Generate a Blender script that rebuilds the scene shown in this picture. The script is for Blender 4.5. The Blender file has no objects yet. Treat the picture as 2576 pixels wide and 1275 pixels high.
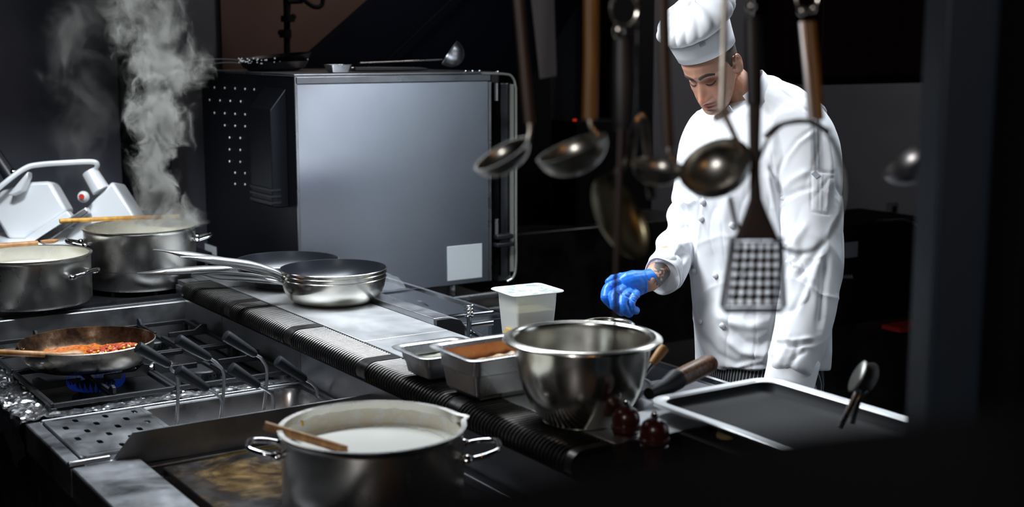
import bpy, bmesh, math, random
import numpy as np
from mathutils import Vector, Matrix, noise
from mathutils.bvhtree import BVHTree
random.seed(7); np.random.seed(7)
S = bpy.context.scene
COL = S.collection
PI = math.pi
# ------------------------------------------------------------------ camera
FPX = 3330.0; YAW = math.radians(33.3); TILT = math.radians(9.0); H = 1.75
cam = bpy.data.cameras.new('camera'); cam.sensor_width = 36; cam.lens = 36*FPX/2576
camo = bpy.data.objects.new('camera', cam); COL.objects.link(camo); S.camera = camo
camo.location = (0, 0, H); camo.rotation_euler = (PI/2-TILT, 0, -YAW)
cam.clip_start = 0.05
cam.dof.use_dof = True; cam.dof.focus_distance = 3.6; cam.dof.aperture_fstop = 2.9
# ------------------------------------------------------------------ world, exposure
w = bpy.data.worlds.new('world'); S.world = w; w.use_nodes = True
w.node_tree.nodes['Background'].inputs[0].default_value = (0.55, 0.65, 1, 1)
w.node_tree.nodes['Background'].inputs[1].default_value = 0.012
S.view_settings.view_transform = 'Standard'; S.view_settings.look = 'None'
S.view_settings.exposure = 0.0; S.view_settings.gamma = 1.0; S.view_settings.use_curve_mapping = False
S.cycles.use_denoising = True
S.cycles.max_bounces = 8; S.cycles.volume_bounces = 0; S.cycles.transparent_max_bounces = 12
S.cycles.sample_clamp_indirect = 4.0
S.cycles.use_adaptive_sampling = True; S.cycles.adaptive_threshold = 0.012
# ------------------------------------------------------------------ ceiling and hood lamps, with added fill lights
def area(name, loc, aim, sx, sy, power, col, spread=160):
    l = bpy.data.lights.new(name, 'AREA'); l.shape = 'RECTANGLE'; l.size = sx; l.size_y = sy
    l.energy = power; l.color = col; l.spread = math.radians(spread)
    o = bpy.data.objects.new(name, l); COL.objects.link(o); o.location = loc
    o.rotation_euler = (Vector(aim)-Vector(loc)).to_track_quat('-Z', 'Y').to_euler()
    return o
COOL = (0.86, 0.93, 1.0)
area('hood_and_fill_lamp', (1.60, 3.32, 2.50), (1.4, 3.32, 0.9), 0.35, 1.65, 42, COOL, 130)
area('hood_and_fill_lamp', (0.75, 3.95, 2.45), (1.15, 5.0, 1.15), 0.3, 0.3, 7.5, COOL, 75)  # fill light added under the canopy to brighten slicer and steam
area('ceiling_and_fill_lamp', (3.05, 2.75, 2.75), (2.5, 2.7, 1.2), 0.3, 0.5, 10, COOL, 120)
area('ceiling_and_fill_lamp', (3.45, 2.0, 2.75), (3.42, 1.15, 1.2), 0.5, 0.3, 46, COOL, 95)  # fill light added to brighten the white object mirrored by the oven
area('rear_fill', (3.0, 4.75, 2.95), (2.5, 5.6, 1.9), 0.25, 0.25, 3.5, (1, .88, .8), 130)  # added fill that gives the brown wall its glow
area('rear_fill', (5.6, 5.2, 2.9), (6.0, 6.2, 0.8), 0.6, 0.6, 12, (1, .9, .82), 150)  # added fill that lifts the far right background out of black
area('ceiling_and_fill_lamp', (0.9, 2.9, 2.50), (2.45, 2.6, 1.35), 0.7, 0.7, 5.0, (0.93, 0.96, 1.0), 60)
area('ceiling_and_fill_lamp', (3.3, 3.2, 2.75), (2.5, 2.6, 1.45), 0.6, 0.6, 5, COOL, 100)
area('pass_lamp', (-0.7, 0.2, 2.6), (1.1, 2.0, 1.2), 0.16, 0.16, 4.6, (1.0, 0.95, 0.93), 120)
area('heat_lamp', (0.55, -0.3, 2.35), (1.1, 2.0, 1.2), 0.07, 0.07, .4, (1.0, 0.45, 0.12), 140)
# ------------------------------------------------------------------ picture-to-place helpers (distances in metres)
Fv = Vector((math.sin(YAW)*math.cos(TILT), math.cos(YAW)*math.cos(TILT), -math.sin(TILT)))
Rv = Vector((math.cos(YAW), -math.sin(YAW), 0)); Uv = Rv.cross(Fv); Cv = Vector((0, 0, H))
def ray(x, y): return Fv + Rv*((x-1288)/FPX) - Uv*((y-637.5)/FPX)
def P(x, y, d): return Cv + ray(x, y)*d
def Pz(x, y, z):
    r = ray(x, y); return Cv + r*((z-H)/r.z)
def Py(x, y, Y):
    r = ray(x, y); return Cv + r*(Y/r.y)
def Px(x, y, X):
    r = ray(x, y); return Cv + r*(X/r.x)
def proj(p):
    v = Vector(p)-Cv; k = v.dot(Fv); return 1288+FPX*v.dot(Rv)/k, 637.5-FPX*v.dot(Uv)/k, k
def zrow(x, y, row):            # height above (x, y) seen in that row
    lo, hi = 0.0, 2.5
    for _ in range(30):
        m = (lo+hi)/2
        if proj((x, y, m))[1] > row: lo = m
        else: hi = m
    return lo
# ------------------------------------------------------------------ materials
def mat(name, base=(.5, .5, .5), metal=0, rough=.5, **k):
    m = bpy.data.materials.new(name); m.use_nodes = True
    b = m.node_tree.nodes['Principled BSDF']
    b.inputs['Base Color'].default_value = (*base, 1); b.inputs['Metallic'].default_value = metal
    b.inputs['Roughness'].default_value = rough
    for kk, v in k.items():
        b.inputs[kk].default_value = v
    return m
def N(m, t, **k):
    n = m.node_tree.nodes.new(t)
    for a, v in k.items():
        if a in n.inputs: n.inputs[a].default_value = v
        else: setattr(n, a, v)
    return n
def L(m, a, b): m.node_tree.links.new(a, b)
def bs(m): return m.node_tree.nodes['Principled BSDF']
def coords(m, scale=(1, 1, 1), out='Object'):
    t = N(m, 'ShaderNodeTexCoord'); mp = N(m, 'ShaderNodeMapping'); mp.inputs['Scale'].default_value = scale
    L(m, t.outputs[out], mp.inputs['Vector']); return mp.outputs[0]
def ramp(m, src, stops):
    r = N(m, 'ShaderNodeValToRGB'); e = r.color_ramp.elements
    while len(e) < len(stops): e.new(0.5)
    for i, (p, c) in enumerate(stops):
        e[i].position = p; e[i].color = (*c, 1) if len(c) == 3 else c
    L(m, src, r.inputs[0]); return r.outputs[0]
def noi(m, vec, scale, detail=4, rough=.55, dist=0):
    n = N(m, 'ShaderNodeTexNoise'); n.inputs['Scale'].default_value = scale; n.inputs['Detail'].default_value = detail
    n.inputs['Roughness'].default_value = rough; n.inputs['Distortion'].default_value = dist
    L(m, vec, n.inputs['Vector']); return n.outputs['Fac']
def bump(m, src, strength=.2, dist=.002):
    b = N(m, 'ShaderNodeBump'); b.inputs['Strength'].default_value = strength; b.inputs['Distance'].default_value = dist
    L(m, src, b.inputs['Height']); L(m, b.outputs[0], bs(m).inputs['Normal'])
def steel(name, base=(.62, .62, .63), rough=.26, aniso=.55, stain=.0, stainc=(.25, .17, .08), blot=5, rvar=.12, vert=False):
    m = mat(name, base, 1.0, rough); b = bs(m)
    if aniso:
        t = N(m, 'ShaderNodeTangent'); t.direction_type = 'RADIAL'; t.axis = 'Z'
        L(m, t.outputs[0], b.inputs['Tangent']); b.inputs['Anisotropic'].default_value = aniso
    v = coords(m)
    n = noi(m, v, blot, 5, .6, .3)
    L(m, ramp(m, n, [(0.3, (rough-rvar/2,)*3), (0.7, (rough+rvar,)*3)]), b.inputs['Roughness'])
    n2 = noi(m, v, blot*1.7, 6, .65, .6)
    c2 = tuple(base[i]*(1-stain)+stainc[i]*stain for i in range(3))
    L(m, ramp(m, n2, [(0.42, base), (0.72, c2)]), b.inputs['Base Color'])
    return m
M = {}
M['steel'] = steel('brushed_steel')
M['steel_pot'] = steel('pot_steel', (.70, .685, .64), .24, .65, .25, (.34, .28, .18), 6)
M['steel_worn'] = steel('worn_steel', (.50, .49, .46), .26, .3, .75, (.22, .15, .07), 9, .2)
M['steel_top'] = steel('steel_worktop', (.66, .67, .68), .40, 0, .15, (.5, .5, .5), 4, .12)
M['steel_frame'] = steel('steel_frame', (.38, .39, .41), .33, 0, .35, (.25, .25, .26), 7, .2)
M['steel_oven'] = steel('oven_steel', (.76, .80, .87), .22, .85, .12, (.6, .6, .64), 2, .02)
M['steel_tray'] = mat('basin_dark_reflection', (.008, .008, .009), 0, .5, **{'Specular IOR Level': .12})  # steel basin painted near black: its dark reflection is in the colour
M['chrome'] = mat('chrome', (.75, .76, .78), 1, .1)
M['steel_mirror'] = steel('polished_steel', (.86, .84, .77), .19, 0, .2, (.42, .37, .26), 8, .08)
M['steel_dull'] = steel('dull_steel', (.52, .51, .47), .30, 0, .4, (.2, .18, .14), 12, .15)
M['steel_dark'] = steel('dark_steel', (.12, .12, .13), .35, 0, .3, (.05, .05, .05), 6, .2)
M['flue'] = steel('flue_steel', (.13, .125, .12), .33, 0, .25, (.09, .07, .05), 9, .08)
M['steel_handle'] = steel('handle_steel', (.78, .79, .80), .32, 0, .1, (.6, .6, .6), 8, .05)
M['aluminium'] = mat('cast_aluminium', (.86, .88, .90), .25, .42)
M['utensil_dark'] = mat('dark_utensil_metal', (.055, .045, .043), .4, .5)
M['black_plastic'] = mat('black_plastic', (.013, .014, .018), 0, .42)
M['grip'] = mat('dark_rubber_grip', (.007, .009, .013), 0, .5)
M['black_gloss'] = mat('black_glass', (.006, .007, .009), 0, .08)
M['iron'] = mat('cast_iron', (.008, .009, .011), .1, .5)
bump(M['iron'], noi(M['iron'], coords(M['iron']), 180, 3), .5, .001)
M['enamel'] = mat('black_enamel', (.012, .012, .014), .2, .3)
bump(M['enamel'], noi(M['enamel'], coords(M['enamel']), 60, 4), .4, .002)
M['nonstick'] = mat('nonstick_coating', (.018, .02, .026), .2, .33)
M['oven_side'] = mat('oven_side_paint', (.020, .022, .028), .7, .42)
M['black'] = mat('matte_black', (.006, .006, .008), 0, .7, **{'Specular IOR Level': .1})
M['navy'] = mat('navy_panel', (.004, .006, .014), 0, .7, **{'Specular IOR Level': .1})
M['post'] = mat('dark_post_paint', (.030, .045, .068), .0, .5)
M['white_label'] = mat('white_label', (.62, .66, .68), 0, .6)
M['grey_label'] = mat('grey_label', (.3, .3, .32), 0, .6)
M['button'] = mat('white_button', (.8, .8, .82), 0, .5)
M['reflector_white'] = mat('white_enamel', (.75, .80, .85), 0, .35)
M['tub'] = mat('translucent_tub', (.86, .88, .84), 0, .35, **{'Transmission Weight': .15, 'Alpha': .9})
M['sauce'] = mat('pale_sauce', (.85, .78, .50), 0, .5)
M['ochre'] = mat('mustard_puree', (.50, .34, .10), 0, .6)
M['gloss_red'] = mat('red_plastic', (.35, .02, .015), 0, .4)
M['cork'] = mat('cork', (.42, .30, .14), 0, .7)
M['lamp_red'] = mat('red_indicator', (.5, .02, .02), 0, .4, **{'Emission Color': (1, .04, .02, 1), 'Emission Strength': .35})
M['wrap'] = mat('crumpled_wrap', (.3, .32, .34), 0, .3, **{'Alpha': .3})
def wood(name, c1, c2, sc=30, rough=.45, stretch=(1, 1, .08), dist=2.0):
    m = mat(name, c1, 0, rough); v = coords(m, stretch)
    n = noi(m, v, sc, 6, .6, dist)
    L(m, ramp(m, n, [(.35, c1), (.6, c2)]), bs(m).inputs['Base Color']); return m
M['wood_light'] = wood('light_wood', (.80, .45, .16), (.60, .30, .09), 20)
M['wood_spoon'] = wood('spoon_wood', (.46, .24, .09), (.30, .14, .05), 24)
M['wood_amber'] = wood('amber_wood', (.62, .33, .05), (.42, .19, .03), 24)
M['wood_dark'] = wood('dark_walnut', (.36, .16, .065), (.07, .028, .012), 55, .38, (1, 1, .22), 3.5)
M['wood_orange'] = wood('orange_handle_wood', (.34, .15, .02), (.22, .09, .012), 18)
M['wood_brown'] = wood('brown_handle_wood', (.075, .032, .012), (.045, .018, .008), 18)
M['rod_dark'] = mat('dark_rod', (.035, .018, .018), 0, .5)
M['wood_cabinet'] = wood('cabinet_wood', (.045, .014, .009), (.025, .008, .005), 6, .5)
M['mill_wood'] = mat('mill_wood', (.055, .009, .007), 0, .3, **{'Coat Weight': .6, 'Coat Roughness': .2})
# griddle, foil, wall, cloth, skin ...
m = M['griddle'] = mat('griddle_plate', (.2, .17, .13), .85, .35); v = coords(m)
n = noi(m, v, 7, 7, .62, .8)
L(m, ramp(m, n, [(.40, (.045, .045, .05)), (.52, (.07, .05, .035)), (.60, (.28, .18, .07)), (.67, (.10, .05, .025)), (.8, (.16, .14, .12))]), bs(m).inputs['Base Color'])
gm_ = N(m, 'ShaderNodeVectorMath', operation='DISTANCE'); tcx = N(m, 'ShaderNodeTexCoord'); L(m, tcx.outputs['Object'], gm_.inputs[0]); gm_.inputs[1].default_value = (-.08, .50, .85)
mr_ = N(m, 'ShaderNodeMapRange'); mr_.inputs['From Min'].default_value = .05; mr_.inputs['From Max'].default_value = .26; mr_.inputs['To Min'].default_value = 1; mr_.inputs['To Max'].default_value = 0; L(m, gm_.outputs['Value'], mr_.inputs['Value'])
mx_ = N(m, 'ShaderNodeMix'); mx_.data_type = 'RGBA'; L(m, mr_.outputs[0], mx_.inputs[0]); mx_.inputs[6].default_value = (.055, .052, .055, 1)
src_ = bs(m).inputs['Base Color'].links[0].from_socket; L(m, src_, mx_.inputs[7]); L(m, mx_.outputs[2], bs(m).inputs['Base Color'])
L(m, ramp(m, noi(m, v, 16, 5), [(.3, (.22,)*3), (.7, (.5,)*3)]), bs(m).inputs['Roughness'])
M['oil'] = mat('yellow_oil', (.75, .42, .02), 0, .15)
M['foil'] = mat('crumpled_foil', (.90, .91, .93), 1, .24)
m = M['wall'] = mat('painted_wall', (.11, .115, .14), 0, .75); L(m, ramp(m, noi(m, coords(m), 1.4, 3), [(.3, (.085, .09, .115)), (.7, (.115, .12, .15))]), bs(m).inputs['Base Color'])
M['wall_brown'] = mat('brown_wall', (.10, .058, .048), 0, .85)
M['floor'] = mat('floor_tile', (.03, .03, .033), 0, .4)
m = M['milk'] = mat('milk', (.86, .86, .80), 0, .25)
m = M['foam'] = mat('milk_film', (.8, .76, .62), 0, .4)
L(m, ramp(m, noi(m, coords(m), 38, 6, .7), [(.42, (.86, .87, .84)), (.55, (.82, .78, .62)), (.66, (.87, .87, .82))]), bs(m).inputs['Base Color'])
m = M['stew'] = mat('tomato_stew', (.5, .1, .02), 0, .22); bump(m, noi(m, coords(m), 110, 5), .8, .004); v = coords(m)
L(m, ramp(m, noi(m, v, 70, 6, .7, 1.0), [(.34, (.20, .025, .01)), (.46, (.48, .10, .02)), (.56, (.60, .20, .03)), (.68, (.42, .06, .02))]), bs(m).inputs['Base Color'])
M['corn'] = mat('corn_yellow', (.90, .58, .02), 0, .3)
M['pepper'] = mat('orange_pepper', (.75, .33, .02), 0, .3)
M['onion'] = mat('onion_green', (.50, .52, .22), 0, .35)
M['tomato'] = mat('tomato_red', (.40, .065, .03), 0, .3)
m = M['pan_burnt'] = mat('burnt_pan_inside', (.3, .2, .1), .8, .35); v = coords(m)
L(m, ramp(m, noi(m, v, 14, 6, .7), [(.40, (.035, .02, .014)), (.55, (.13, .075, .04)), (.68, (.33, .27, .2))]), bs(m).inputs['Base Color'])
m = M['orange_inside'] = mat('sauce_stained_steel', (.6, .25, .1), .4, .35)
L(m, ramp(m, noi(m, coords(m), 16, 5, .6), [(.35, (.50, .16, .06)), (.6, (.62, .30, .13))]), bs(m).inputs['Base Color'])
m = M['cloth'] = mat('white_cotton', (.79, .81, .84), 0, .85, **{'Sheen Weight': .15})
bump(m, noi(m, coords(m), 500, 2), .12, .0005)
M['hatcloth'] = mat('white_hat_cotton', (.80, .81, .83), 0, .85)
m = M['stripe'] = mat('pinstripe_cloth', (.01, .01, .012), 0, .8)
wv = N(m, 'ShaderNodeTexWave'); wv.inputs['Scale'].default_value = 1.0; wv.wave_type = 'BANDS'; wv.bands_direction = 'Y'; wv.inputs['Scale'].default_value = 34
L(m, coords(m), wv.inputs['Vector'])
L(m, ramp(m, wv.outputs['Fac'], [(.80, (.008, .008, .01)), (.93, (.30, .32, .34))]), bs(m).inputs['Base Color'])
M['glove'] = mat('blue_nitrile', (.015, .17, .72), 0, .38)
def skin(name, c):
    m = mat(name, c, 0, .48, **{'Subsurface Weight': .12, 'Subsurface Scale': .01}); bs(m).inputs['Subsurface Radius'].default_value = (1, .35, .2)
    bump(m, noi(m, coords(m), 220, 3), .15, .001); return m
M['skin'] = skin('skin', (.54, .27, .17))
M['skin_lip'] = skin('lip_skin', (.40, .12, .10))
M['skin_cheek'] = skin('nose_skin', (.60, .27, .19))
M['skin_stubble'] = skin('stubble_skin', (.36, .215, .155))
M['tattoo'] = skin('tattoo_ink', (.06, .075, .085))
M['hair'] = mat('dark_hair', (.055, .04, .032), 0, .8)
m = M['steam'] = bpy.data.materials.new('steam'); m.use_nodes = True
# ------------------------------------------------------------------ mesh building
class MB:
    def __init__(s): s.v = []; s.f = []
    def add(s, vs, fs):
        o = len(s.v); s.v += [Vector(a) for a in vs]; s.f += [tuple(i+o for i in q) for q in fs]; return s
    def box(s, c, d, rot=None):
        c = Vector(c); vs = [Vector((x*d[0]/2, y*d[1]/2, z*d[2]/2)) for x in (-1, 1) for y in (-1, 1) for z in (-1, 1)]
        if rot is not None: vs = [rot @ a for a in vs]
        return s.add([a+c for a in vs], [(0, 1, 3, 2), (4, 6, 7, 5), (0, 4, 5, 1), (2, 3, 7, 6), (0, 2, 6, 4), (1, 5, 7, 3)])
    def span(s, a, b):
        return s.box([(a[i]+b[i])/2 for i in range(3)], [abs(b[i]-a[i]) for i in range(3)])
    def tube(s, pts, r, seg=12, flat=1.0, up=None, cap=True, closed=False, angle0=0):
        pts = [Vector(p) for p in pts]; n = len(pts)
        rs = r if isinstance(r, (list, tuple)) else [r]*n
        prev = None; vs = []
        for i, p in enumerate(pts):
            if closed: t = (pts[(i+1) % n]-pts[i-1])
            else: t = pts[min(i+1, n-1)]-pts[max(i-1, 0)]
            t.normalize()
            if prev is None:
                a = Vector(up) if up else (Vector((0, 0, 1)) if abs(t.z) < .9 else Vector((1, 0, 0)))
            else: a = prev
            a = (a-t*a.dot(t)).normalized(); prev = a; b = t.cross(a)
            rr = rs[i]; ra, rb = rr if isinstance(rr, (tuple, list)) else (rr*flat, rr)
            for k in range(seg):
                g = 2*PI*k/seg+angle0; vs.append(p+a*(ra*math.cos(g))+b*(rb*math.sin(g)))
        fs = []
        for i in range(n if closed else n-1):
            j = (i+1) % n
            for k in range(seg):
                q = (k+1) % seg; fs.append((i*seg+k, i*seg+q, j*seg+q, j*seg+k))
        if cap and not closed: fs += [tuple(range(seg))[::-1], tuple((n-1)*seg+k for k in range(seg))]
        return s.add(vs, fs)
    def lathe(s, prof, c=(0, 0, 0), seg=64, rot=None, mod=None):
        c = Vector(c); vs = []; n = len(prof)
        for (r, z) in prof:
            for k in range(seg):
                a = 2*PI*k/seg; rr = r*(mod(a, z) if mod else 1)
                p = Vector((rr*math.cos(a), rr*math.sin(a), z))
                vs.append((rot @ p if rot else p)+c)
        fs = []
        for i in range(n-1):
            for k in range(seg):
                q = (k+1) % seg; fs.append((i*seg+k, i*seg+q, (i+1)*seg+q, (i+1)*seg+k))
        return s.add(vs, fs)
    def rr(s, c, wd, ht, rad, prof, seg=6, rot=None, capend=True):
        # rounded-rectangle loops; prof = [(inset, z)]
        vs = []; fs = []; c = Vector(c); nn = 4*(seg+1)
        for (ins, z) in prof:
            a, b = wd/2-ins, ht/2-ins; r = max(min(rad-ins*.6, a, b), .003)
            for (sx, sy, g0) in ((1, 1, 0), (-1, 1, PI/2), (-1, -1, PI), (1, -1, 1.5*PI)):
                for k in range(seg+1):
                    g = g0+PI/2*k/seg
                    p = Vector((sx*(a-r)+r*math.cos(g), sy*(b-r)+r*math.sin(g), z))
                    vs.append((rot @ p if rot else p)+c)
        for i in range(len(prof)-1):
            for k in range(nn):
                q = (k+1) % nn; fs.append((i*nn+k, i*nn+q, (i+1)*nn+q, (i+1)*nn+k))
        if capend: fs.append(tuple((len(prof)-1)*nn+k for k in range(nn)))
        return s.add(vs, fs)
    def ball(s, c, r, seg=20, rot=None):
        r = (r, r, r) if not isinstance(r, (tuple, list)) else r
        n = seg//2; pr = []; c = Vector(c); vs = []
        for i in range(n+1):
            t = PI*i/n
            for k in range(seg):
                a = 2*PI*k/seg; p = Vector((r[0]*math.sin(t)*math.cos(a), r[1]*math.sin(t)*math.sin(a), -r[2]*math.cos(t)))
                vs.append((rot @ p if rot else p)+c)
        fs = [(i*seg+k, i*seg+(k+1) % seg, (i+1)*seg+(k+1) % seg, (i+1)*seg+k) for i in range(n) for k in range(seg)]
        return s.add(vs, fs)
def rootof(o):
    while o.parent: o = o.parent
    return o
def build(name, mb, material, parent=None, world=True, bevel=0, ang=35, smooth=True, subsurf=0, solid=0, label=None):
    me = bpy.data.meshes.new(name)
    off = Vector((0, 0, 0))
    if parent is not None and world: off = rootof(parent).location
    me.from_pydata([tuple(a-off) for a in mb.v], [], mb.f); me.update()
    bm = bmesh.new(); bm.from_mesh(me); bmesh.ops.remove_doubles(bm, verts=bm.verts, dist=1e-6)
    bmesh.ops.recalc_face_normals(bm, faces=bm.faces); bm.to_mesh(me); bm.free()
    if smooth:
        me.shade_smooth()
        try: me.set_sharp_from_angle(angle=math.radians(ang))
        except Exception: pass
    for mm in (material if isinstance(material, list) else [material]): me.materials.append(M[mm] if isinstance(mm, str) else mm)
    o = bpy.data.objects.new(name, me); COL.objects.link(o)
    if parent is not None: o.parent = parent
    if solid:
        q = o.modifiers.new('thick', 'SOLIDIFY'); q.thickness = solid; q.offset = -1
    if bevel:
        q = o.modifiers.new('bevel', 'BEVEL'); q.width = bevel; q.segments = 2; q.limit_method = 'ANGLE'; q.harden_normals = False
    if subsurf:
        q = o.modifiers.new('sub', 'SUBSURF'); q.levels = subsurf; q.render_levels = subsurf
    if label: o['label'] = label
    return o
def tag(o, label, cat, group=None, kind=None):
    o['label'] = label; o['category'] = cat
    if group: o['group'] = group
    if kind: o['kind'] = kind
    return o
def thing(name, label, cat, loc=(0, 0, 0), group=None, rz=0):
    o = bpy.data.objects.new(name, None); COL.objects.link(o); o.location = loc; o.rotation_euler = (0, 0, rz)
    o.empty_display_size = .05
    return tag(o, label, cat, group)
def struct(name, mb, material, **k):
    o = build(name, mb, material, **k); o['kind'] = 'structure'; return o
def bez(pts, n=8):
    pts = [Vector(p) for p in pts]; out = []
    for i in range(len(pts)-1):
        p0 = pts[max(i-1, 0)]; p1 = pts[i]; p2 = pts[i+1]; p3 = pts[min(i+2, len(pts)-1)]
        for k in range(n):
            t = k/n; out.append(.5*((2*p1)+(p2-p0)*t+(2*p0-5*p1+4*p2-p3)*t*t+(3*p1-p0-3*p2+p3)*t**3))
    out.append(pts[-1]); return out
def copy_tree(o, parent=None):
    c = o.copy(); COL.objects.link(c); c.parent = parent
    for ch in [x for x in o.children]: copy_tree(ch, c)
    return c
#@@SETTING
# ------------------------------------------------------------------ room
struct('floor', MB().span((-4, -3, -.1), (9, 9.2, 0)), 'floor')
struct('ceiling', MB().span((-4, -3, 3.1), (9, 9.2, 3.2)), 'black')
b = MB().span((-4, 5.62, 0), (2.48, 5.74, 3.1)); struct('wall_back', b, 'wall')
b = MB().span((2.16, 5.60, 0), (3.05, 5.619, 3.1)); struct('trim_2', b, 'wall_brown')
b = MB().span((-4, 9.0, 0), (9, 9.2, 3.1)); struct('wall_far', b, 'wall_brown')
b = MB().span((-4.1, -3, 0), (-4, 9.2, 3.1)); struct('wall_left', b, 'black')
b = MB().span((7.0, -3, 0), (7.1, 9.2, 3.1)); struct('wall_right', b, 'wall')
b = MB().span((-4, -3.1, 0), (9, -3, 3.1)); struct('wall_front', b, 'black')
# dark column between the two wall panels (px 320-410)
a0 = Py(322, 300, 5.5); a1 = Py(412, 300, 5.5)
struct('trim_1', MB().span((a0.x, 5.42, 0), (a1.x, 5.619, 3.1)), 'black')
b = MB(); b.span((.55, 2.30, 2.12), (.57, 4.32, 2.75)); b.span((2.62, 2.30, 2.12), (2.64, 4.32, 2.75)); b.span((.55, 4.30, 2.12), (2.64, 4.32, 2.75)); b.span((.55, 2.30, 2.12), (2.64, 2.32, 2.75)); b.span((.55, 2.30, 2.75), (2.64, 4.32, 2.77))
tag(build('canopy_hood', b, 'steel_dark'), 'steel canopy hood hanging over the cooking range', 'hood')
#@@ISLAND
# ------------------------------------------------------------------ island: flue grilles
XL, XS, XP, XR = 0.695, 1.37, 1.455, 1.70
flue = thing('vent_flue', 'long black ribbed vent strip running along the middle of the range', 'vent', (1.41, 1.87, .87))
seams = [1.87, 2.29, 2.71, 3.13, 3.55, 3.93]
pr = []   # cross-section of the strip (x, z): rounded front nose
for k in range(9):
    g = PI*.5+PI*.62*k/8; pr.append((1.385+.030*math.cos(g), .992+.028*math.sin(g)))
b = MB()
sect = [(XP, 1.012), (1.385, 1.012)]+[(x+.003, z-.004) for x, z in pr]+[(1.40, .955), (XP, .955)]
for y in (1.87, 3.93): pass
def extr(b, sect, y0, y1):
    n = len(sect); vs = [(x, y0, z) for x, z in sect]+[(x, y1, z) for x, z in sect]
    fs = [(i, (i+1) % n, n+(i+1) % n, n+i) for i in range(n)]+[tuple(range(n))[::-1], tuple(range(n, 2*n))]
    return b.add(vs, fs)
extr(b, [(x, z-.006) for x, z in sect], 1.87, 3.93)
build('duct', b, 'black', flue)
ribs = [(XP-.004, 1.02), (1.42, 1.02)]+[(x, z) for x, z in pr[0:]]
inner = [(x+(.006 if i > 1 else 0)*1.0, z-.008) for i, (x, z) in enumerate(ribs)]
for si in range(5):
    y0, y1 = seams[si], seams[si+1]
    b = MB()
    full = ribs+inner[::-1]
    extr(b, full, y0, y0+.022); extr(b, full, y1-.022, y1-.001)
    n = int((y1-y0-.044)/.0125)
    for k in range(n):
        yy = y0+.022+(k+.5)*(y1-y0-.044)/n
        pts = [(x, yy, z-.003) for x, z in ribs]
        b.tube(pts, [(.0024, .0027)]*len(pts), 6, up=(0, 0, 1))
    build('grille', b, 'flue', flue, ang=50)
# worktop panels on the spine
wt = thing('spine_worktop', 'flat steel worktop plates beside the ribbed vent, under the stacked pans', 'worktop', (1.55, 1.9, .9))
for (y0, y1) in ((1.87, 2.885), (2.888, 4.12)):
    build('plate', MB().span((XP+.001, y0, 1.0), (XR, y1, 1.02)), 'steel_top', wt, bevel=.002)
build('core', MB().span((1.405, 1.875, 0.1), (XR-.01, 4.10, 1.0)), 'steel_frame', wt)
build('lip', MB().span((XP-.001, 1.862, .985), (XR, 1.869, 1.021)), 'steel', wt)
db = thing('control_duct', 'long dark box with rounded black end lying beside the worktop plates', 'duct', (1.72, 2.95, 1.0))
b = MB(); extr(b, [(XR+.002, 1.036), (XR+.045, 1.036), (XR+.075, 1.028), (XR+.088, 1.01), (XR+.09, .93), (XR+.002, .93)], 2.965, 4.12)
build('body', b, 'steel_frame', db, bevel=.002)
b = MB(); extr(b, [(XR+.002, 1.034), (XR+.045, 1.034), (XR+.075, 1.026), (XR+.087, 1.009), (XR+.089, .93), (XR+.002, .93)], 2.95, 2.965)
build('end_cap', b, 'black_plastic', db)
# ------------------------------------------------------------------ left side modules
def module(name, label, y0, y1, z1, cat='cooker'):
    t = thing(name, label, cat, (1.05, (y0+y1)/2, 0))
    build('cabinet', MB().span((XL+.02, y0, .1), (1.40, y1, z1-.06)), 'steel_dark', t)
    return t
# griddle
gr = module('griddle', 'flat griddle with stained brown plate under the big milk pot', 1.35, 2.745, .87, 'griddle')
b = MB(); b.span((XL, 1.35, .80), (.838, 2.745, .87)); b.span((.838, 2.725, .80), (1.40, 2.745, .852)); b.span((1.37, 1.35, .80), (1.404, 2.725, .868))
build('frame', b, 'steel_frame', gr, bevel=.004)
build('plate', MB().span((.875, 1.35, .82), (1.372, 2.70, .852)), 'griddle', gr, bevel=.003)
b = MB(); b.span((.838, 1.35, .80), (.875, 2.725, .826)); b.span((.875, 2.70, .80), (1.372, 2.725, .828)); build('gutter', b, 'griddle', gr)
build('drain_hole', MB().rr((.858, 2.585, .827), .024, .085, .012, [(0, 0), (.001, .0005)]), 'black', gr)
build('oil', MB().rr((1.18, 2.709, .829), .34, .014, .006, [(0, 0), (.001, .003)]), 'oil', gr, label='yellow oil in the gutter')
# splash divider
sd = MB(); zt = .925
sd.add([(.783, 2.747, .868), (.83, 2.745, zt), (1.40, 2.745, zt), (1.40, 2.745, .835), (.783, 2.747, .868-.01),
        (.783, 2.752, .868), (.83, 2.75, zt), (1.40, 2.75, zt), (1.40, 2.75, .835), (.783, 2.752, .858)],
       [(0, 1, 2, 3, 4), (9, 8, 7, 6, 5), (0, 5, 6, 1), (1, 6, 7, 2), (2, 7, 8, 3), (3, 8, 9, 4), (4, 9, 5, 0)])
sdo = thing('splash_divider', 'upright steel splash plate between griddle and pasta cooker', 'splash guard', (1.1, 2.748, .86))
build('plate', sd, 'steel_frame', sdo)
build('foot_flange', MB().box((.735, 2.752, .876), (.09, .012, .012)), 'steel', sdo, bevel=.003)
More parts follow.
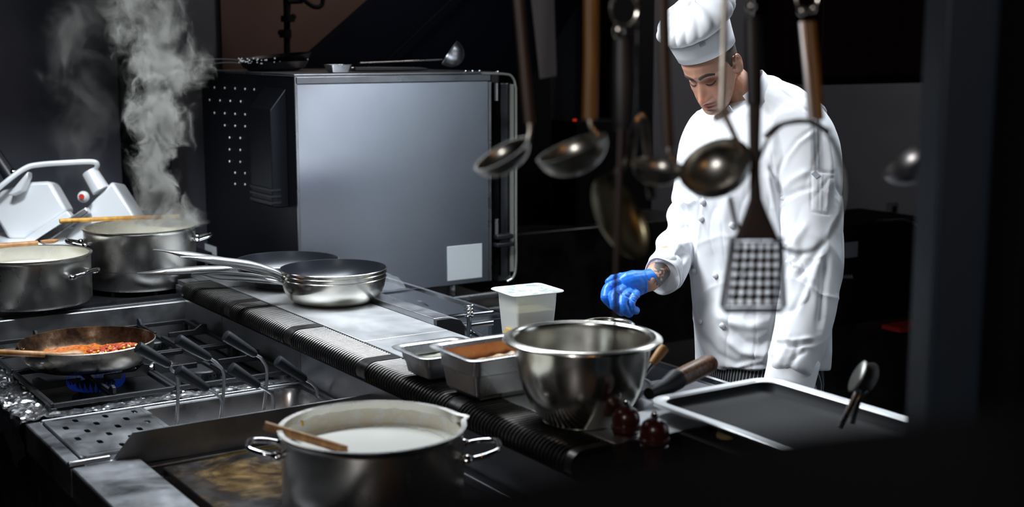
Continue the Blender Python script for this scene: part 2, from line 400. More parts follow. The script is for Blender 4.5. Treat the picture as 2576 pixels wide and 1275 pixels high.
# pasta cooker
pc = module('pasta_cooker', 'steel pasta cooker basin with slotted draining plate beside the griddle', 2.75, 3.135, .87)
b = MB()
b.span((XL, 2.755, .80), (.728, 3.135, .87)); b.span((.728, 3.125, .80), (1.404, 3.135, .875)); b.span((.728, 2.755, .80), (1.404, 2.80, .868)); b.span((1.385, 2.80, .80), (1.404, 3.125, .875))
build('rim', b, 'steel_frame', pc, bevel=.004)
build('basin', MB().rr((1.16, 2.962, .87), .45, .325, .05, [(0, 0), (.012, -.003), (.02, -.02), (.03, -.075), (.05, -.085), (.15, -.085)], rot=None), 'steel', pc)
# slotted plate
b = MB(); x0, x1, y0, y1 = .732, .955, 2.80, 3.122
cols = 5; nx, ny = 4, 7
def slotted(b, x0, x1, y0, y1, z, holes, nx, ny, hole):
    # grid of cells, each either solid or with a slot cut in it
    dx, dy = (x1-x0)/nx, (y1-y0)/ny
    for i in range(nx):
        for j in range(ny):
            a, c = x0+i*dx, y0+j*dy
            if (i, j) in holes:
                hx, hy = dx*hole[0], dy*hole[1]; cx, cy = a+dx/2, c+dy/2
                V = []
                ring = []
                for k in range(12):
                    g = 2*PI*k/12; ex = abs(math.cos(g))**.6*math.copysign(1, math.cos(g)); ey = abs(math.sin(g))**.6*math.copysign(1, math.sin(g))
                    ring.append((cx+hx/2*ex, cy+hy/2*ey))
                out = []
                for k in range(12):
                    g = 2*PI*k/12; mx = max(abs(math.cos(g)), abs(math.sin(g))); out.append((cx+dx/2*math.cos(g)/mx, cy+dy/2*math.sin(g)/mx))
                V = [(p[0], p[1], z) for p in ring]+[(p[0], p[1], z) for p in out]
                F = [(k, (k+1) % 12, 12+(k+1) % 12, 12+k) for k in range(12)]
                # corner fill triangles
                co = [(a, c), (a+dx, c), (a+dx, c+dy), (a, c+dy)]
                b.add(V, F)
                for (px_, py_) in co:
                    near = sorted(range(12), key=lambda k: (out[k][0]-px_)**2+(out[k][1]-py_)**2)[:2]
                    b.add([(px_, py_, z)]+[(out[k][0], out[k][1], z) for k in near], [(0, 1, 2)])
            else: b.add([(a, c, z), (a+dx, c, z), (a+dx, c+dy, z), (a, c+dy, z)], [(0, 1, 2, 3)])
holes = {(i, j) for i in range(6) for j in range(6) if (i+j) % 2 == 0 and not (i == 0 and j == 0)}
slotted(b, x0+.012, x1, y0+.012, y1-.012, .874, holes, 6, 6, (.36, .56))
dp = thing('draining_plate', 'slotted steel draining plate covering the left end of the pasta cooker', 'draining plate', (.84, 2.96, .87))
o = build('plate', b, 'steel_frame', dp, solid=.003, smooth=False)
build('edge', MB().rr((.8495, 2.961, .874), .235, .33, .02, [(0, -.012), (0, 0), (.012, .0005)], capend=False), 'steel_frame', dp)
# pasta baskets
baskets = [((447, 1060), (447, 955), (432, 930), (425, 917), (345, 872)),
           ((556, 1050), (564, 950), (548, 917), (527, 900), (446, 853)),
           ((664, 1035), (672, 940), (660, 905), (642, 891), (566, 843)),
           ((559, 1061), (559, 1015), (545, 992), (521, 978), (447, 930)),
           ((685, 1045), (687, 1003), (672, 982), (650, 970), (580, 924)),
           ((796, 1018), (798, 988), (786, 966), (767, 954), (697, 906))]
blab = ['pasta basket with raised black grip nearest the stew pan, leftmost of the back row', 'pasta basket with raised black grip, middle of the back row', 'pasta basket with raised black grip, rightmost of the back row',
        'pasta basket with low black grip, leftmost of the front row', 'pasta basket with low black grip, middle of the front row', 'pasta basket with low black grip, rightmost and closest to the steel side wall']
for i, (b0, b1, b2, g0, g1) in enumerate(baskets):
    y = 3.055 if i < 3 else 2.93
    if i == 5: y = 3.0
    B = Py(b0[0], b0[1], y)
    def pt(q, dx=0): 
        r = Py(q[0], q[1], y); return r
    t = thing('pasta_basket', blab[i], 'pasta basket', (B.x, B.y, .79), 'pasta baskets in the cooker')
    rod = bez([(B.x-.03, B.y-.01, .79), (B.x-.005, B.y, .815), pt(b1), pt(b2), pt(g0), pt(g0)*.5+pt(g1)*.5], 6)
    build('rod', MB().tube(rod, .0042, 10), 'steel', t)
    G0, G1 = pt(g0), pt(g1); D = G1-G0
    build('grip', MB().tube([G0-D*.03, G0, G0+D*.06, G0+D*.5, G0+D*.93, G0+D*.985, G1], [.006, .0085, .0105, .0132, .0148, .014, .011], 18), 'grip', t)
    # wire basket standing in the bath
    wb = MB(); cx, cy = B.x-.05, min(max(B.y, 2.88), 3.05)
    for zz in (.786, .80, .815):
        wb.tube([(cx+.045*math.cos(2*PI*k/20), cy+.045*math.sin(2*PI*k/20), zz) for k in range(20)], .0016, 6, closed=True)
    for k in range(12):
        g = 2*PI*k/12; wb.tube([(cx+.045*math.cos(g), cy+.045*math.sin(g), .786), (cx+.046*math.cos(g), cy+.046*math.sin(g), .815)], .001, 5)
    build('basket', wb, 'steel', t)
# side wall of the spine is part of worktop: steel skirt with vertical joints
sk = MB()
for (y0, y1) in ((1.9, 2.52), (2.523, 3.14), (3.143, 3.7), (3.703, 4.1)): sk.span((1.398, y0, .84), (1.405, y1, .985))
build('skirt', sk, 'steel_frame', wt)
# gas stove
gs = module('gas_stove', 'four burner gas stove with cast iron grates and foil lined rim', 3.137, 4.02, .87, 'stove')
b = MB(); b.span((XL, 3.137, .80), (.75, 4.02, .868)); b.span((.75, 3.137, .80), (1.404, 3.19, .868)); b.span((.75, 3.19, .80), (1.404, 4.02, .835))
build('hob_tray', b, 'enamel', gs, bevel=.004)
burn = [(.93, 3.38), (1.22, 3.38), (.93, 3.80), (1.22, 3.80)]
for i, (x, y) in enumerate(burn):
    bb = build('burner', MB().lathe([(0.001, .836), (.062, .836), (.06, .85), (.045, .853), (.045, .872), (.001, .872)], (x, y, 0), 40), 'iron', gs)
    cb = MB().lathe([(.001, .884), (.046, .884), (.05, .88), (.05, .873), (.001, .873)], (x, y, 0), 40)
    for k in range(30):
        g = 2*PI*k/30; cb.box((x+.0485*math.cos(g), y+.0485*math.sin(g), .870), (.003, .004, .006), Matrix.Rotation(g, 3, 'Z'))
    build('burner_cap', cb, 'iron', bb)
m = M['flame'] = bpy.data.materials.new('gas_flame'); m.use_nodes = True; nt = m.node_tree; nt.nodes.clear()
out = N(m, 'ShaderNodeOutputMaterial'); em = N(m, 'ShaderNodeEmission'); tr = N(m, 'ShaderNodeBsdfTransparent'); mx = N(m, 'ShaderNodeMixShader')
em.inputs[0].default_value = (.03, .12, 1, 1); em.inputs[1].default_value = .07; mx.inputs[0].default_value = .35
L(m, tr.outputs[0], mx.inputs[1]); L(m, em.outputs[0], mx.inputs[2]); L(m, mx.outputs[0], out.inputs[0])
b = MB(); x, y = burn[0]
for k in range(34):
    g = 2*PI*k/34; d = Vector((math.cos(g), math.sin(g), 0)); c = Vector((x, y, .872))+d*.05
    b.tube([c, c+d*.014+Vector((0, 0, .006)), c+d*.022+Vector((0, 0, .016)), c+d*.024+Vector((0, 0, .028))], [.003, .0042, .003, .0006], 6)
build('flame', b, 'flame', gs, label='ring of blue gas flames')
b = MB()
for y in (3.25, 3.42): b.lathe([(.001, 0), (.018, 0), (.02, .01), (.017, .028), (.001, .03)], (0, 0, 0), 20, None)
# grates: one per burner pair
def grate(x0, x1, y0, y1, label):
    t = thing('stove_grate', label, 'grate', ((x0+x1)/2, (y0+y1)/2, .84), 'cast iron grates on the gas stove')
    z = .892; b = MB(); w_ = .011
    for yy in (y0, y1): b.span((x0, yy-w_/2, z-.012), (x1, yy+w_/2, z))
    for xx in (x0, x1): b.span((xx-w_/2, y0, z-.012), (xx+w_/2, y1, z))
    b.span(((x0+x1)/2-w_/2, y0, z-.012), ((x0+x1)/2+w_/2, y1, z))
    build('frame', b, 'iron', t, bevel=.002)
    ym = (y0+y1)/2; xm = (x0+x1)/2
    f = MB()
    def fing(ax, ay, bx, by):
        d = Vector((bx-ax, by-ay, 0)).normalized(); n = Vector((-d.y, d.x, 0))*.0045
        A = Vector((ax, ay, 0)); B = Vector((bx, by, 0))
        prof = [(A, z-.012), (A, z+.018), (A+d*.016, z+.022), (A+d*.04, z+.006), (B, z+.006), (B, z-.008)]
        vs = [(p.x+n.x, p.y+n.y, h) for p, h in prof]+[(p.x-n.x, p.y-n.y, h) for p, h in prof]
        k = len(prof); f.add(vs, [tuple(range(k)), tuple(range(k, 2*k))[::-1]]+[(i, i+k, (i+1) % k+k, (i+1) % k) for i in range(k)])
    for cy in (y0+(y1-y0)*.25, y0+(y1-y0)*.75): pass
    cyy = ym
    fing(x0, cyy, xm-.03, cyy); fing(x1, cyy, xm+.03, cyy); fing(xm, y0, xm, cyy-.03); fing(xm, y1, xm, cyy+.03)
    build('finger', f, 'iron', t, bevel=.0015)
    for (xx, yy) in ((x0, y0), (x1, y0), (x0, y1), (x1, y1)): build('foot', MB().box((xx, yy, .858), (.016, .016, .047)), 'iron', t, bevel=.002)
grate(.775, 1.075, 3.20, 3.585, 'cast iron grate under the stew pan')
grate(1.087, 1.385, 3.20, 3.585, 'cast iron grate right of the stew pan, behind the pasta basket grips')
grate(.775, 1.075, 3.605, 3.99, 'cast iron grate at the back left of the gas stove, behind the stew pan')
grate(1.087, 1.385, 3.605, 3.99, 'cast iron grate in the back right corner of the gas stove')
# foil
def foil_patch(poly_fn, nu, nv, amp, sc, seed):
    b = MB(); vs = []
    for i in range(nu+1):
        for j in range(nv+1):
            p = poly_fn(i/nu, j/nv); q = p*sc+Vector((seed, seed*2, 0))
            w1 = noise.voronoi(q*.8, distance_metric='DISTANCE', exponent=2.5)[0]; w2 = noise.voronoi(q*2.1+Vector((3, 1, 2)))[0]
            d = Vector((noise.noise(q*.7)*.8, noise.noise(q*.7+Vector((9, 0, 3)))*.8, (w1[1]-w1[0])*.9+(w2[1]-w2[0])*.4-.2))
            vs.append(p+d*amp)
    fs = [(i*(nv+1)+j, (i+1)*(nv+1)+j, (i+1)*(nv+1)+j+1, i*(nv+1)+j+1) for i in range(nu) for j in range(nv)]
    b.add(vs, fs); return b
fo = thing('aluminium_foil', 'crumpled aluminium foil wrapped round the front left rim of the gas stove', 'foil', (.72, 3.2, .87))
def f1(u, v):   # left rim draping over the edge
    y = 3.145+u*.80
    s = v*.16
    if s < .085: return Vector((.775-s, y, .872))
    return Vector((.69-.004, y, .872-(s-.085)*(1.0+.9*math.exp(-((y-3.22)/.05)**2))))
build('sheet', foil_patch(f1, 170, 36, .013, 30, 3), 'foil', fo, ang=12)
def f2(u, v): return Vector((.70+u*.70, 3.147+v*.05, .872))
build('sheet', foil_patch(f2, 170, 14, .008, 34, 8), 'foil', fo, ang=12)
for (x0, y0, sx, sy, lab) in ((1.00, 3.19, .16, .14, 'loose crumpled foil on the stove right of the blue flame'), (1.25, 3.20, .15, .09, 'loose crumpled foil beside the front right burner'), (1.12, 3.60, .12, .09, 'loose crumpled foil between the back burners')):
    t = tag(build('foil_scrap', foil_patch(lambda u, v: Vector((x0+u*sx, y0+v*sy, .838)), 50, 40, .020, 26, x0*10), 'foil', ang=12), lab, 'foil')
# rear hob
rh = module('rear_hob', 'raised black hob with steel front ledge holding the two steaming pots', 4.022, 4.85, .95, 'stove')
build('front_ledge', MB().span((.42, 4.018, .83), (1.48, 4.04, .945)), 'steel_frame', rh, bevel=.004)
build('hob_top', MB().span((.42, 4.04, .92), (1.66, 4.85, .95)), 'enamel', rh, bevel=.004)
b = MB()
for yy in (4.06,): b.span((.42, yy, .95), (1.44, yy+.006, .962))
b.span((1.434, 4.06, .95), (1.44, 4.8, .962)); build('hob_frame', b, 'steel_dark', rh)
b = MB()
for (cx, cy) in ((.97, 4.2), (1.34, 4.30)):
    for k in range(8):
        g = PI/4*k; b.box((cx+.11*math.cos(g), cy+.11*math.sin(g), .957), (.13, .012, .014), Matrix.Rotation(g, 3, 'Z'))
build('pan_support', b, 'iron', rh)
#@@POTS
# ------------------------------------------------------------------ pots and pans
def pot(name, label, cx, cy, z0, R, h, material='steel_pot', inner='steel_pot', spout=False, cat='pot', handles=(), lip=.006, bead=.004, hs=1.0, rib=False):
    t = thing(name, label, cat, (cx, cy, z0))
    tk = .004
    prof = [(.001, z0), (R*.9, z0), (R-.006, z0+.004), (R, z0+.014), (R, z0+h-.012), (R+lip*.4, z0+h-.004), (R+lip, z0+h-.001), (R+lip, z0+h+.002), (R-tk, z0+h+.001), (R-tk, z0+h-.01), (R-tk, z0+.02), (R-tk-.012, z0+.008), (.001, z0+.006)]
    mod = None
    if spout:
        def mod(a, z): 
            f = max(0, (z-(z0+h-.035))/.035)
            da = (a-spout+PI) % (2*PI)-PI
            return 1+.075*f*math.exp(-(da/.09)**2)
    build('body', MB().lathe(prof, (cx, cy, 0), 128, mod=mod), material, t)
    for (a, zz, reach, wid) in handles:
        d = Vector((math.cos(a), math.sin(a), 0)); n = Vector((-d.y, d.x, 0)); c = Vector((cx, cy, zz))+d*(R+.001)
        b = MB()
        pts = [c+n*wid/2-Vector((0, 0, .004)), c+n*wid/2+d*.012, c+n*wid*.47+d*reach*.6+Vector((0, 0, .005)), c+n*wid*.3+d*reach+Vector((0, 0, .01)), c+d*reach*1.06+Vector((0, 0, .012)),
               c-n*wid*.3+d*reach+Vector((0, 0, .01)), c-n*wid*.47+d*reach*.6+Vector((0, 0, .005)), c-n*wid/2+d*.012, c-n*wid/2-Vector((0, 0, .004))]
        b.tube(bez(pts, 5), .0052*hs, 12)
        for s_ in (-1, 1):
            q = c+n*s_*wid/2; b.ball(q+d*.002, (.012, .012, .009), 12)
        build('handle', b, 'chrome', t)
    return t
# milk pot in front
mp = pot('milk_pot', 'large steel pot of milk standing on the griddle, nearest to the viewer', 1.083, 2.118, .853, .168, .20, 'steel_pot', spout=math.radians(-14), handles=((math.radians(150), 1.012, .055, .085), (math.radians(-28), 1.0, .062, .10)))
mk = thing('milk', 'warm milk with a foam edge in the big front pot', 'milk', (1.083, 2.118, 1.0))
build('surface', MB().lathe([(.001, 1.010), (.12, 1.010), (.1635, 1.0105)], (1.083, 2.118, 0), 96), 'milk', mk)
def fmod(a, z): return 1
b = MB(); vs = []; fs = []
K = 160
for k in range(K):
    a = 2*PI*k/K
    for j, (r, z) in enumerate(((.1636, 1.040+.004*noise.noise(Vector((math.cos(a)*6, math.sin(a)*6, 0)))+.002*noise.noise(Vector((math.cos(a)*22, math.sin(a)*22, 0)))), (.1633, 1.012), (.148-.022*abs(noise.noise(Vector((math.cos(a)*9, math.sin(a)*9, 1)))), 1.0112))):
        vs.append((1.083+r*math.cos(a), 2.118+r*math.sin(a), z))
fs = [(k*3+j, k*3+j+1, ((k+1) % K)*3+j+1, ((k+1) % K)*3+j) for k in range(K) for j in range(2)]
build('milk_film', b.add(vs, fs), 'foam', mk)
b = MB(); q = Vector((1.083, 2.118, 0))+Vector((math.cos(2.05), math.sin(2.05), 0))*.1625
b.ball((q.x, q.y, 1.035), (.003, .003, .006), 10); tag(build('sauce_splash', b, 'oil'), 'small yellow splash inside the rim of the milk pot', 'splash')
def spoon(name, label, pts, r, material, head=None, flatr=None, n=8):
    t = thing(name, label, 'spoon', tuple(pts[0]))
    build('shaft', MB().tube(bez(pts, n), r, 14), material, t)
    if head:
        c, rr, rot = head; b = MB()
        b.lathe([(.001, -.25), (.5, -.2), (.85, .0), (1.0, .22), (.93, .25), (.75, .1), (.4, -.05), (.001, -.1)], (0, 0, 0), 24)
        b.v = [rot @ Vector((v.x*rr[0], v.y*rr[1], v.z*rr[2]))+c for v in b.v]; build('bowl', b, material, t)
    return t
A = Pz(665, 1070, 1.062); Bq = Vector((1.083+.02, 2.118-.04, .985)); Bq = Pz(872, 1132, 1.010)
spoon('wooden_spoon', 'wooden spoon leaning over the rim into the milk pot', [A, A*.6+Bq*.4, Bq], [.0085]*9+[.0085]*8, 'wood_spoon')
# stockpot and its spoon
spt = pot('stockpot', 'tall steaming steel stockpot with a wooden spoon across its rim', 1.345, 4.28, .964, .178, .193, 'steel_pot', handles=((math.radians(172), 1.112, .05, .09), (math.radians(-20), 1.112, .05, .09)))
build('gauge_line', MB().lathe([(.1783, 1.03), (.1787, 1.0305), (.1783, 1.032)], (1.345, 4.28, 0), 96), 'steel_dark', spt)
tag(build('broth', MB().lathe([(.001, 1.09), (.173, 1.09)], (1.345, 4.28, 0), 64), 'foam'), 'pale broth in the steaming stockpot', 'broth')
s0 = P(150, 556, 4.18); s1 = P(430, 549, 4.40)
zr = 1.169; s0 = Pz(150, 556, zr+.012); s1 = Pz(330, 548, zr+.006); s2 = Pz(450, 545, zr)
spoon('wooden_spoon', 'amber wooden spoon lying across the rim of the steaming stockpot', [s0, s1, s2], [.0075]*17, 'wood_amber')
pot('saucepot', 'wide steel pot at the left edge with a wooden spoon across it', .965, 4.155, .964, .176, .150, 'steel_pot', handles=((math.radians(-48), 1.06, .03, .12), (math.radians(132), 1.06, .03, .12)), hs=1.25)
tag(build('soup', MB().lathe([(.001, 1.07), (.171, 1.07)], (.965, 4.155, 0), 64), 'foam'), 'pale soup inside the wide pot at the left edge', 'soup')
s0 = Pz(-60, 622, 1.128); s1 = Pz(95, 611, 1.126); c = Pz(125, 608, 1.126)
d = (s1-s0).normalized(); rot = Matrix((d, Vector((0, 0, 1)).cross(d), Vector((0, 0, 1)))).transposed()
spoon('wooden_spoon', 'wooden spoon with oval head resting on the wide pot at the left edge', [s0, s0*.5+s1*.5, s1], [.008]*17, 'wood_spoon', (c, (.030, .02, .022), rot))
# frying pans
def pan(name, label, cx, cy, z0, R, h, hdir, hlen, rise, material='steel_mirror', inside='nonstick', base=.72, hw=.016, hmat='steel_handle', endpt=None):
    t = thing(name, label, 'frying pan', (cx, cy, z0))
    def pr(off):
        return [(R*base*math.sin(PI/2*k/3), 0+off) for k in range(0, 4)]+[(R*(base+(1-base)*math.sin(PI/2*(k/6))), h*(1-math.cos(PI/2*k/6))**.8+off*(1-k/6)) for k in range(1, 7)]
    o_ = pr(0); o_[0] = (.001, 0)
    build('body', MB().lathe([(r, z+z0) for r, z in o_]+[(R+.003, z0+h+.001), (R+.001, z0+h+.003)], (cx, cy, 0), 96), material, t)
    i_ = [(max(r-.003, .001), z+z0+.0035) for r, z in o_]; i_[-1] = (R-.001, z0+h+.002)
    build('coating', MB().lathe([(R+.001, z0+h+.003)]+i_[::-1], (cx, cy, 0), 96), inside, t)
    d = Vector(hdir).normalized(); up = Vector((0, 0, 1)); c = Vector((cx, cy, z0+h-.012))+Vector((d.x, d.y, 0)).normalized()*(R-.004)
    if endpt: e = Vector(endpt); rise = e.z-c.z; d = Vector((e.x-c.x, e.y-c.y, 0)); hlen = d.length; d.normalize()
    pts = [c, c+d*hlen*.1+up*rise*.22, c+d*hlen*.35+up*rise*.52, c+d*hlen*.7+up*rise*.80, c+d*hlen*.88+up*rise*.95, c+d*hlen+up*rise]
    rs = [(.004, hw*.55), (.008, hw*.8), (.0125, hw*1.1), (.0115, hw), (.004, hw*.8), (.0015, hw*.35)]
    pp = bez(pts, 5); rr_ = []
    for i in range(len(pp)):
        u = i/5; k = min(int(u), 4); f = u-k; rr_.append(tuple(rs[k][j]*(1-f)+rs[k+1][j]*f for j in (0, 1)))
    h_ = build('handle', MB().tube(pp, rr_, 14, up=(0, 0, 1)), hmat, t)
    b = MB()
    n = Vector((-d.y, d.x, 0))
    for s_ in (-1, 1): b.ball(c-d*.002+n*s_*.010+up*.004, (.004, .004, .004), 8)
    build('rivet', b, 'chrome', h_)
    return t
pan('frying_pan', 'steel frying pan at the bottom of the stack of three on the worktop', 1.625, 3.405, 1.021, .149, .070, (-1, .2, 0), .30, .03, endpt=P(482, 689, 3.62))
pan('frying_pan', 'frying pan in the middle of the stack of three on the worktop', 1.625, 3.405, 1.042, .150, .062, (-1, .2, 0), .30, .03, endpt=P(386, 628, 3.75))
pan('frying_pan', 'nonstick frying pan on top of the stack of three on the worktop', 1.625, 3.405, 1.053, .151, .062, (-1, .2, 0), .30, .03, endpt=P(452, 646, 3.58))
pan('frying_pan', 'nonstick frying pan alone behind the stack, against the oven', 1.62, 3.72, 1.035, .155, .062, (-1, .2, 0), .30, .03, 'steel_worn', endpt=P(345, 687, 3.95))
# trivet beneath the rear pan
tag(build('trivet', MB().lathe([(.001, 1.021), (.10, 1.021), (.10, 1.035), (.001, 1.035)], (1.62, 3.72, 0), 40), 'iron'), 'black iron trivet under the rear nonstick pan', 'trivet')
# stew pan
sp_ = pan('stew_pan', 'worn steel frying pan of vegetable stew over the blue flame', .938, 3.47, .916, .172, .060, (-1, .3, 0), .18, .0, 'steel_worn', 'pan_burnt', base=.80, hw=.016, hmat='steel_mirror', endpt=P(-70, 903, 3.32))
st = thing('vegetable_stew', 'orange tomato and corn stew heaped in the frying pan', 'stew', (.95, 3.47, .93))
b = MB(); vs = []; n1, n2 = 48, 26; cx, cy = .938, 3.47
for i in range(n2+1):
    for k in range(n1):
        a = 2*PI*k/n1; r = .152*i/n2; x = cx+r*math.cos(a); y = cy+r*math.sin(a)
        z = .934+.022*math.exp(-(((x-1.02)/.06)**2+((y-3.42)/.07)**2))*(1-(r/.155)**6)+.008*noise.noise(Vector((x*45, y*45, 1)))+.004*noise.noise(Vector((x*120, y*120, 3)))
        vs.append((x, y, z))
fs = [(i*n1+k, i*n1+(k+1) % n1, (i+1)*n1+(k+1) % n1, (i+1)*n1+k) for i in range(n2) for k in range(n1)]
build('sauce', b.add(vs, fs), 'stew', st)
def bits(name, n, material, size, seed, elong=1):
    rnd = random.Random(seed); b = MB()
    for _ in range(n):
        a = rnd.uniform(0, 2*PI); r = rnd.uniform(0, .085); x, y = .995+r*math.cos(a)*.9, 3.43+r*math.sin(a)
        if (x-cx)**2+(y-cy)**2 > .145**2: continue
        z = .942+.022*math.exp(-(((x-1.02)/.06)**2+((y-3.42)/.07)**2))
        rt = Matrix.Rotation(rnd.uniform(0, PI), 3, 'Z') @ Matrix.Rotation(rnd.uniform(-.5, .5), 3, 'X')
        b.ball((x, y, z), (size*elong, size*rnd.uniform(.7, 1.1), size*.7), 10, rt)
    o = build(name, b, material, st); o['kind'] = 'stuff'; return o
bits('corn', 22, 'corn', .0045, 1); bits('pepper_strip', 16, 'pepper', .0048, 5, 2.8); bits('onion_piece', 16, 'onion', .006, 2, 1.3); bits('tomato_piece', 110, 'tomato', .0065, 3, 1.5)
s0 = Pz(-60, 884, .990); s1 = Pz(60, 889, .987); s2 = Pz(150, 893, .966); s3 = Pz(215, 899, .950)
spoon('wooden_spoon', 'wooden spoon resting in the vegetable stew', [s0, s1, s2, s3], [.008]*17+[.010, .013, .016, .018, .018, .016, .012, .006], 'wood_spoon')
# ------------------------------------------------------------------ gastronorm pans, bowl
def gn(name, label, c0, wx, wy, z1, dep, material='steel', inside=None, fill=None, rz=0, fillname='sauce', step=True):
    # c0: near left corner (x0, y0); wx, wy: size; z1: rim height
    cx, cy = c0[0]+wx/2, c0[1]+wy/2; t = thing(name, label, 'container', (cx, cy, z1-dep))
    prof = [(.003, z1-.004), (0, z1-.001), (.002, z1), (.012, z1), (.018, z1-.003), (.020, z1-.010), (.022, z1-dep*.40)]
    if step: prof += [(.026, z1-dep*.43)]
    prof += [(.032, z1-dep*.85), (.045, z1-dep*.98), (.06, z1-dep)]
    build('body', MB().rr((cx, cy, 0), wx, wy, .028, prof), material, t)
    if inside:
        p2 = [(.0215, z1-.011), (.0240, z1-dep*.39), (.0285, z1-dep*.43), (.0345, z1-dep*.85), (.05, z1-dep*.96)]
        build('stained_inside', MB().rr((cx, cy, 0), wx, wy, .028, p2), inside, t)
    if fill:
        f = MB(); zz = z1-fill[1]
        nx, ny = 24, 20; vs = []
        for i in range(nx+1):
            for j in range(ny+1):
                x = cx+(i/nx-.5)*(wx-.072); y = cy+(j/ny-.5)*(wy-.072); vs.append((x, y, zz+.006*noise.noise(Vector((x*40, y*40, 0)))))
        f.add(vs, [(i*(ny+1)+j, (i+1)*(ny+1)+j, (i+1)*(ny+1)+j+1, i*(ny+1)+j+1) for i in range(nx) for j in range(ny)])
        build(fillname, f, fill[0], t)
    return t
M['grey_fill'] = mat('pale_green_puree', (.40, .41, .30), 0, .4)
m = M['relish'] = mat('white_relish', (.7, .62, .5), 0, .4); L(m, ramp(m, noi(m, coords(m), 40, 5), [(.42, (.72, .66, .56)), (.52, (.60, .34, .12)), (.62, (.7, .66, .6))]), bs(m).inputs['Base Color'])
gn('steel_container', 'small steel food container on the worktop, left of the larger one', (1.352, 2.402), .185, .165, 1.085, .064, fill=('grey_fill', .026), fillname='puree')
gn('steel_container', 'larger steel food container with orange stained inside, half behind the bowl', (1.352, 2.205), .30, .192, 1.12, .099, inside='orange_inside', fill=('relish', .036), fillname='relish')
t = [o for o in COL.objects if o.name.startswith('steel_container')][-1]
b = MB(); rnd = random.Random(4)
for _ in range(26):
    b.ball((rnd.uniform(1.42, 1.60), rnd.uniform(2.245, 2.30), 1.087), (.007, .005, .004), 8)
o = build('yellow_bit', b, 'corn', t); o['kind'] = 'stuff'
def bowl(name, label, cx, cy, z0, R, h, material='steel_mirror', flange=.022):
    t = thing(name, label, 'bowl', (cx, cy, z0))
    Ri = R-flange
    prof = [(.001, 0), (Ri*.52, 0), (Ri*.58, .003), (Ri*.74, h*.18), (Ri*.88, h*.42), (Ri*.965, h*.70), (Ri, h*.95), (Ri+.004, h*.985), (Ri+flange*.4, h), (R-.002, h-.002), (R, h-.005)]
    pp = [v for v in bez([(r, 0, z) for r, z in prof], 4)]
    inn = [(v.x-.002 if v.x > .01 else .001, v.z+.0022) for v in pp if v.x < R-.004][::-1]
    build('body', MB().lathe([(v.x, v.z+z0) for v in pp]+[(R-.001, z0+h-.002)]+[(r, z+z0) for r, z in inn], (cx, cy, 0), 128), material, t)
    return t
bowl('mixing_bowl', 'large polished mixing bowl with wide rim standing on the worktop', 1.497, 2.030, 1.022, .156, .166)
q = Pz(1528, 812, 1.075); bowl('mixing_bowl', 'small steel bowl mostly hidden behind the large mixing bowl', q.x, q.y, .931, .068, .144, flange=.012)
#@@RIGHT
# ------------------------------------------------------------------ right side of the island
rs = thing('induction_counter', 'glossy black counter on the cook side of the range, below the plastic tub', 'counter', (1.93, 3.0, 0))
build('top', MB().span((XR+.092, 1.875, .90), (2.16, 4.12, .93)), 'black_gloss', rs, bevel=.003)
build('cabinet', MB().span((XR, 1.875, .1), (2.13, 4.10, .90)), 'steel_dark', rs)
b = MB(); b.span((2.150, 1.875, .905), (2.164, 4.12, .936)); b.span((XR+.1, 3.30, .93), (2.15, 3.306, .932)); b.span((XR+.1, 3.85, .93), (2.15, 3.856, .934))
build('edge_trim', b, 'chrome', rs)
# chrome rods and legs behind the tub
fr = thing('fryer_rail', 'bent chrome rail standing on the black counter beside the dark duct', 'rail', (1.9, 3.6, .93))
z = 1.0
q0 = Py(960, 768, 3.95); q1 = Py(1045, 762, 3.70); q2 = Py(1068, 768, 3.62); q3 = Py(1092, 792, 3.52)
build('rail', MB().tube(bez([q0, q1, q2, q3], 8), .0085, 12), 'chrome', fr)
q = [Py(1100, 815, 3.12), Py(1118, 822, 3.10), Py(1128, 833, 3.08), Py(1130, 848, 3.08)]
build('rail', MB().tube(bez(q, 6), .007, 12), 'chrome', fr)
os_ = thing('oven_stand', 'steel tube stand with crossbars carrying the oven', 'stand', (2.3, 4.6, 0))
b = MB()
for (x, y) in ((1.95, 4.30), (2.55, 4.30), (1.95, 5.0), (2.55, 5.0)): build('leg', MB().tube([(x, y, 0), (x, y, .845)], .019, 16), 'steel', os_)
b = MB(); b.tube([(1.9, 4.22, .80), (2.9, 4.22, .80)], .012, 12); b.tube([(1.9, 4.22, .74), (2.9, 4.22, .74)], .012, 12); b.span((1.9, 4.26, .70), (2.9, 4.95, .715)); build('crossbar', b, 'steel', os_)
sc_ = thing('coil_stand', 'small chrome post with a coiled spring collar on the black counter', 'post', tuple(Pz(1180, 838, .93)))
c0 = sc_.location; 
build('post', MB().tube([c0, c0+Vector((0, 0, .075))], .007, 12), 'chrome', sc_)
b = MB(); b.tube([c0+Vector((.012*math.cos(k*.7), .012*math.sin(k*.7), .045+.0011*k)) for k in range(36)], .0026, 8); build('coil', b, 'chrome', sc_)
# induction frame lines
hf = thing('hob_frame', 'thin chrome frame bars lying on the black counter left of the plastic tub', 'frame', tuple(Pz(1170, 810, .93)))
for (qa, qb, rr0) in (((1090, 800), (1240, 783), .005), ((1150, 820), (1240, 808), .004), ((1168, 820), (1215, 848), .004)): build('bar', MB().tube([Pz(*qa, .934), Pz(*qb, .934)], rr0, 8), 'chrome', hf)
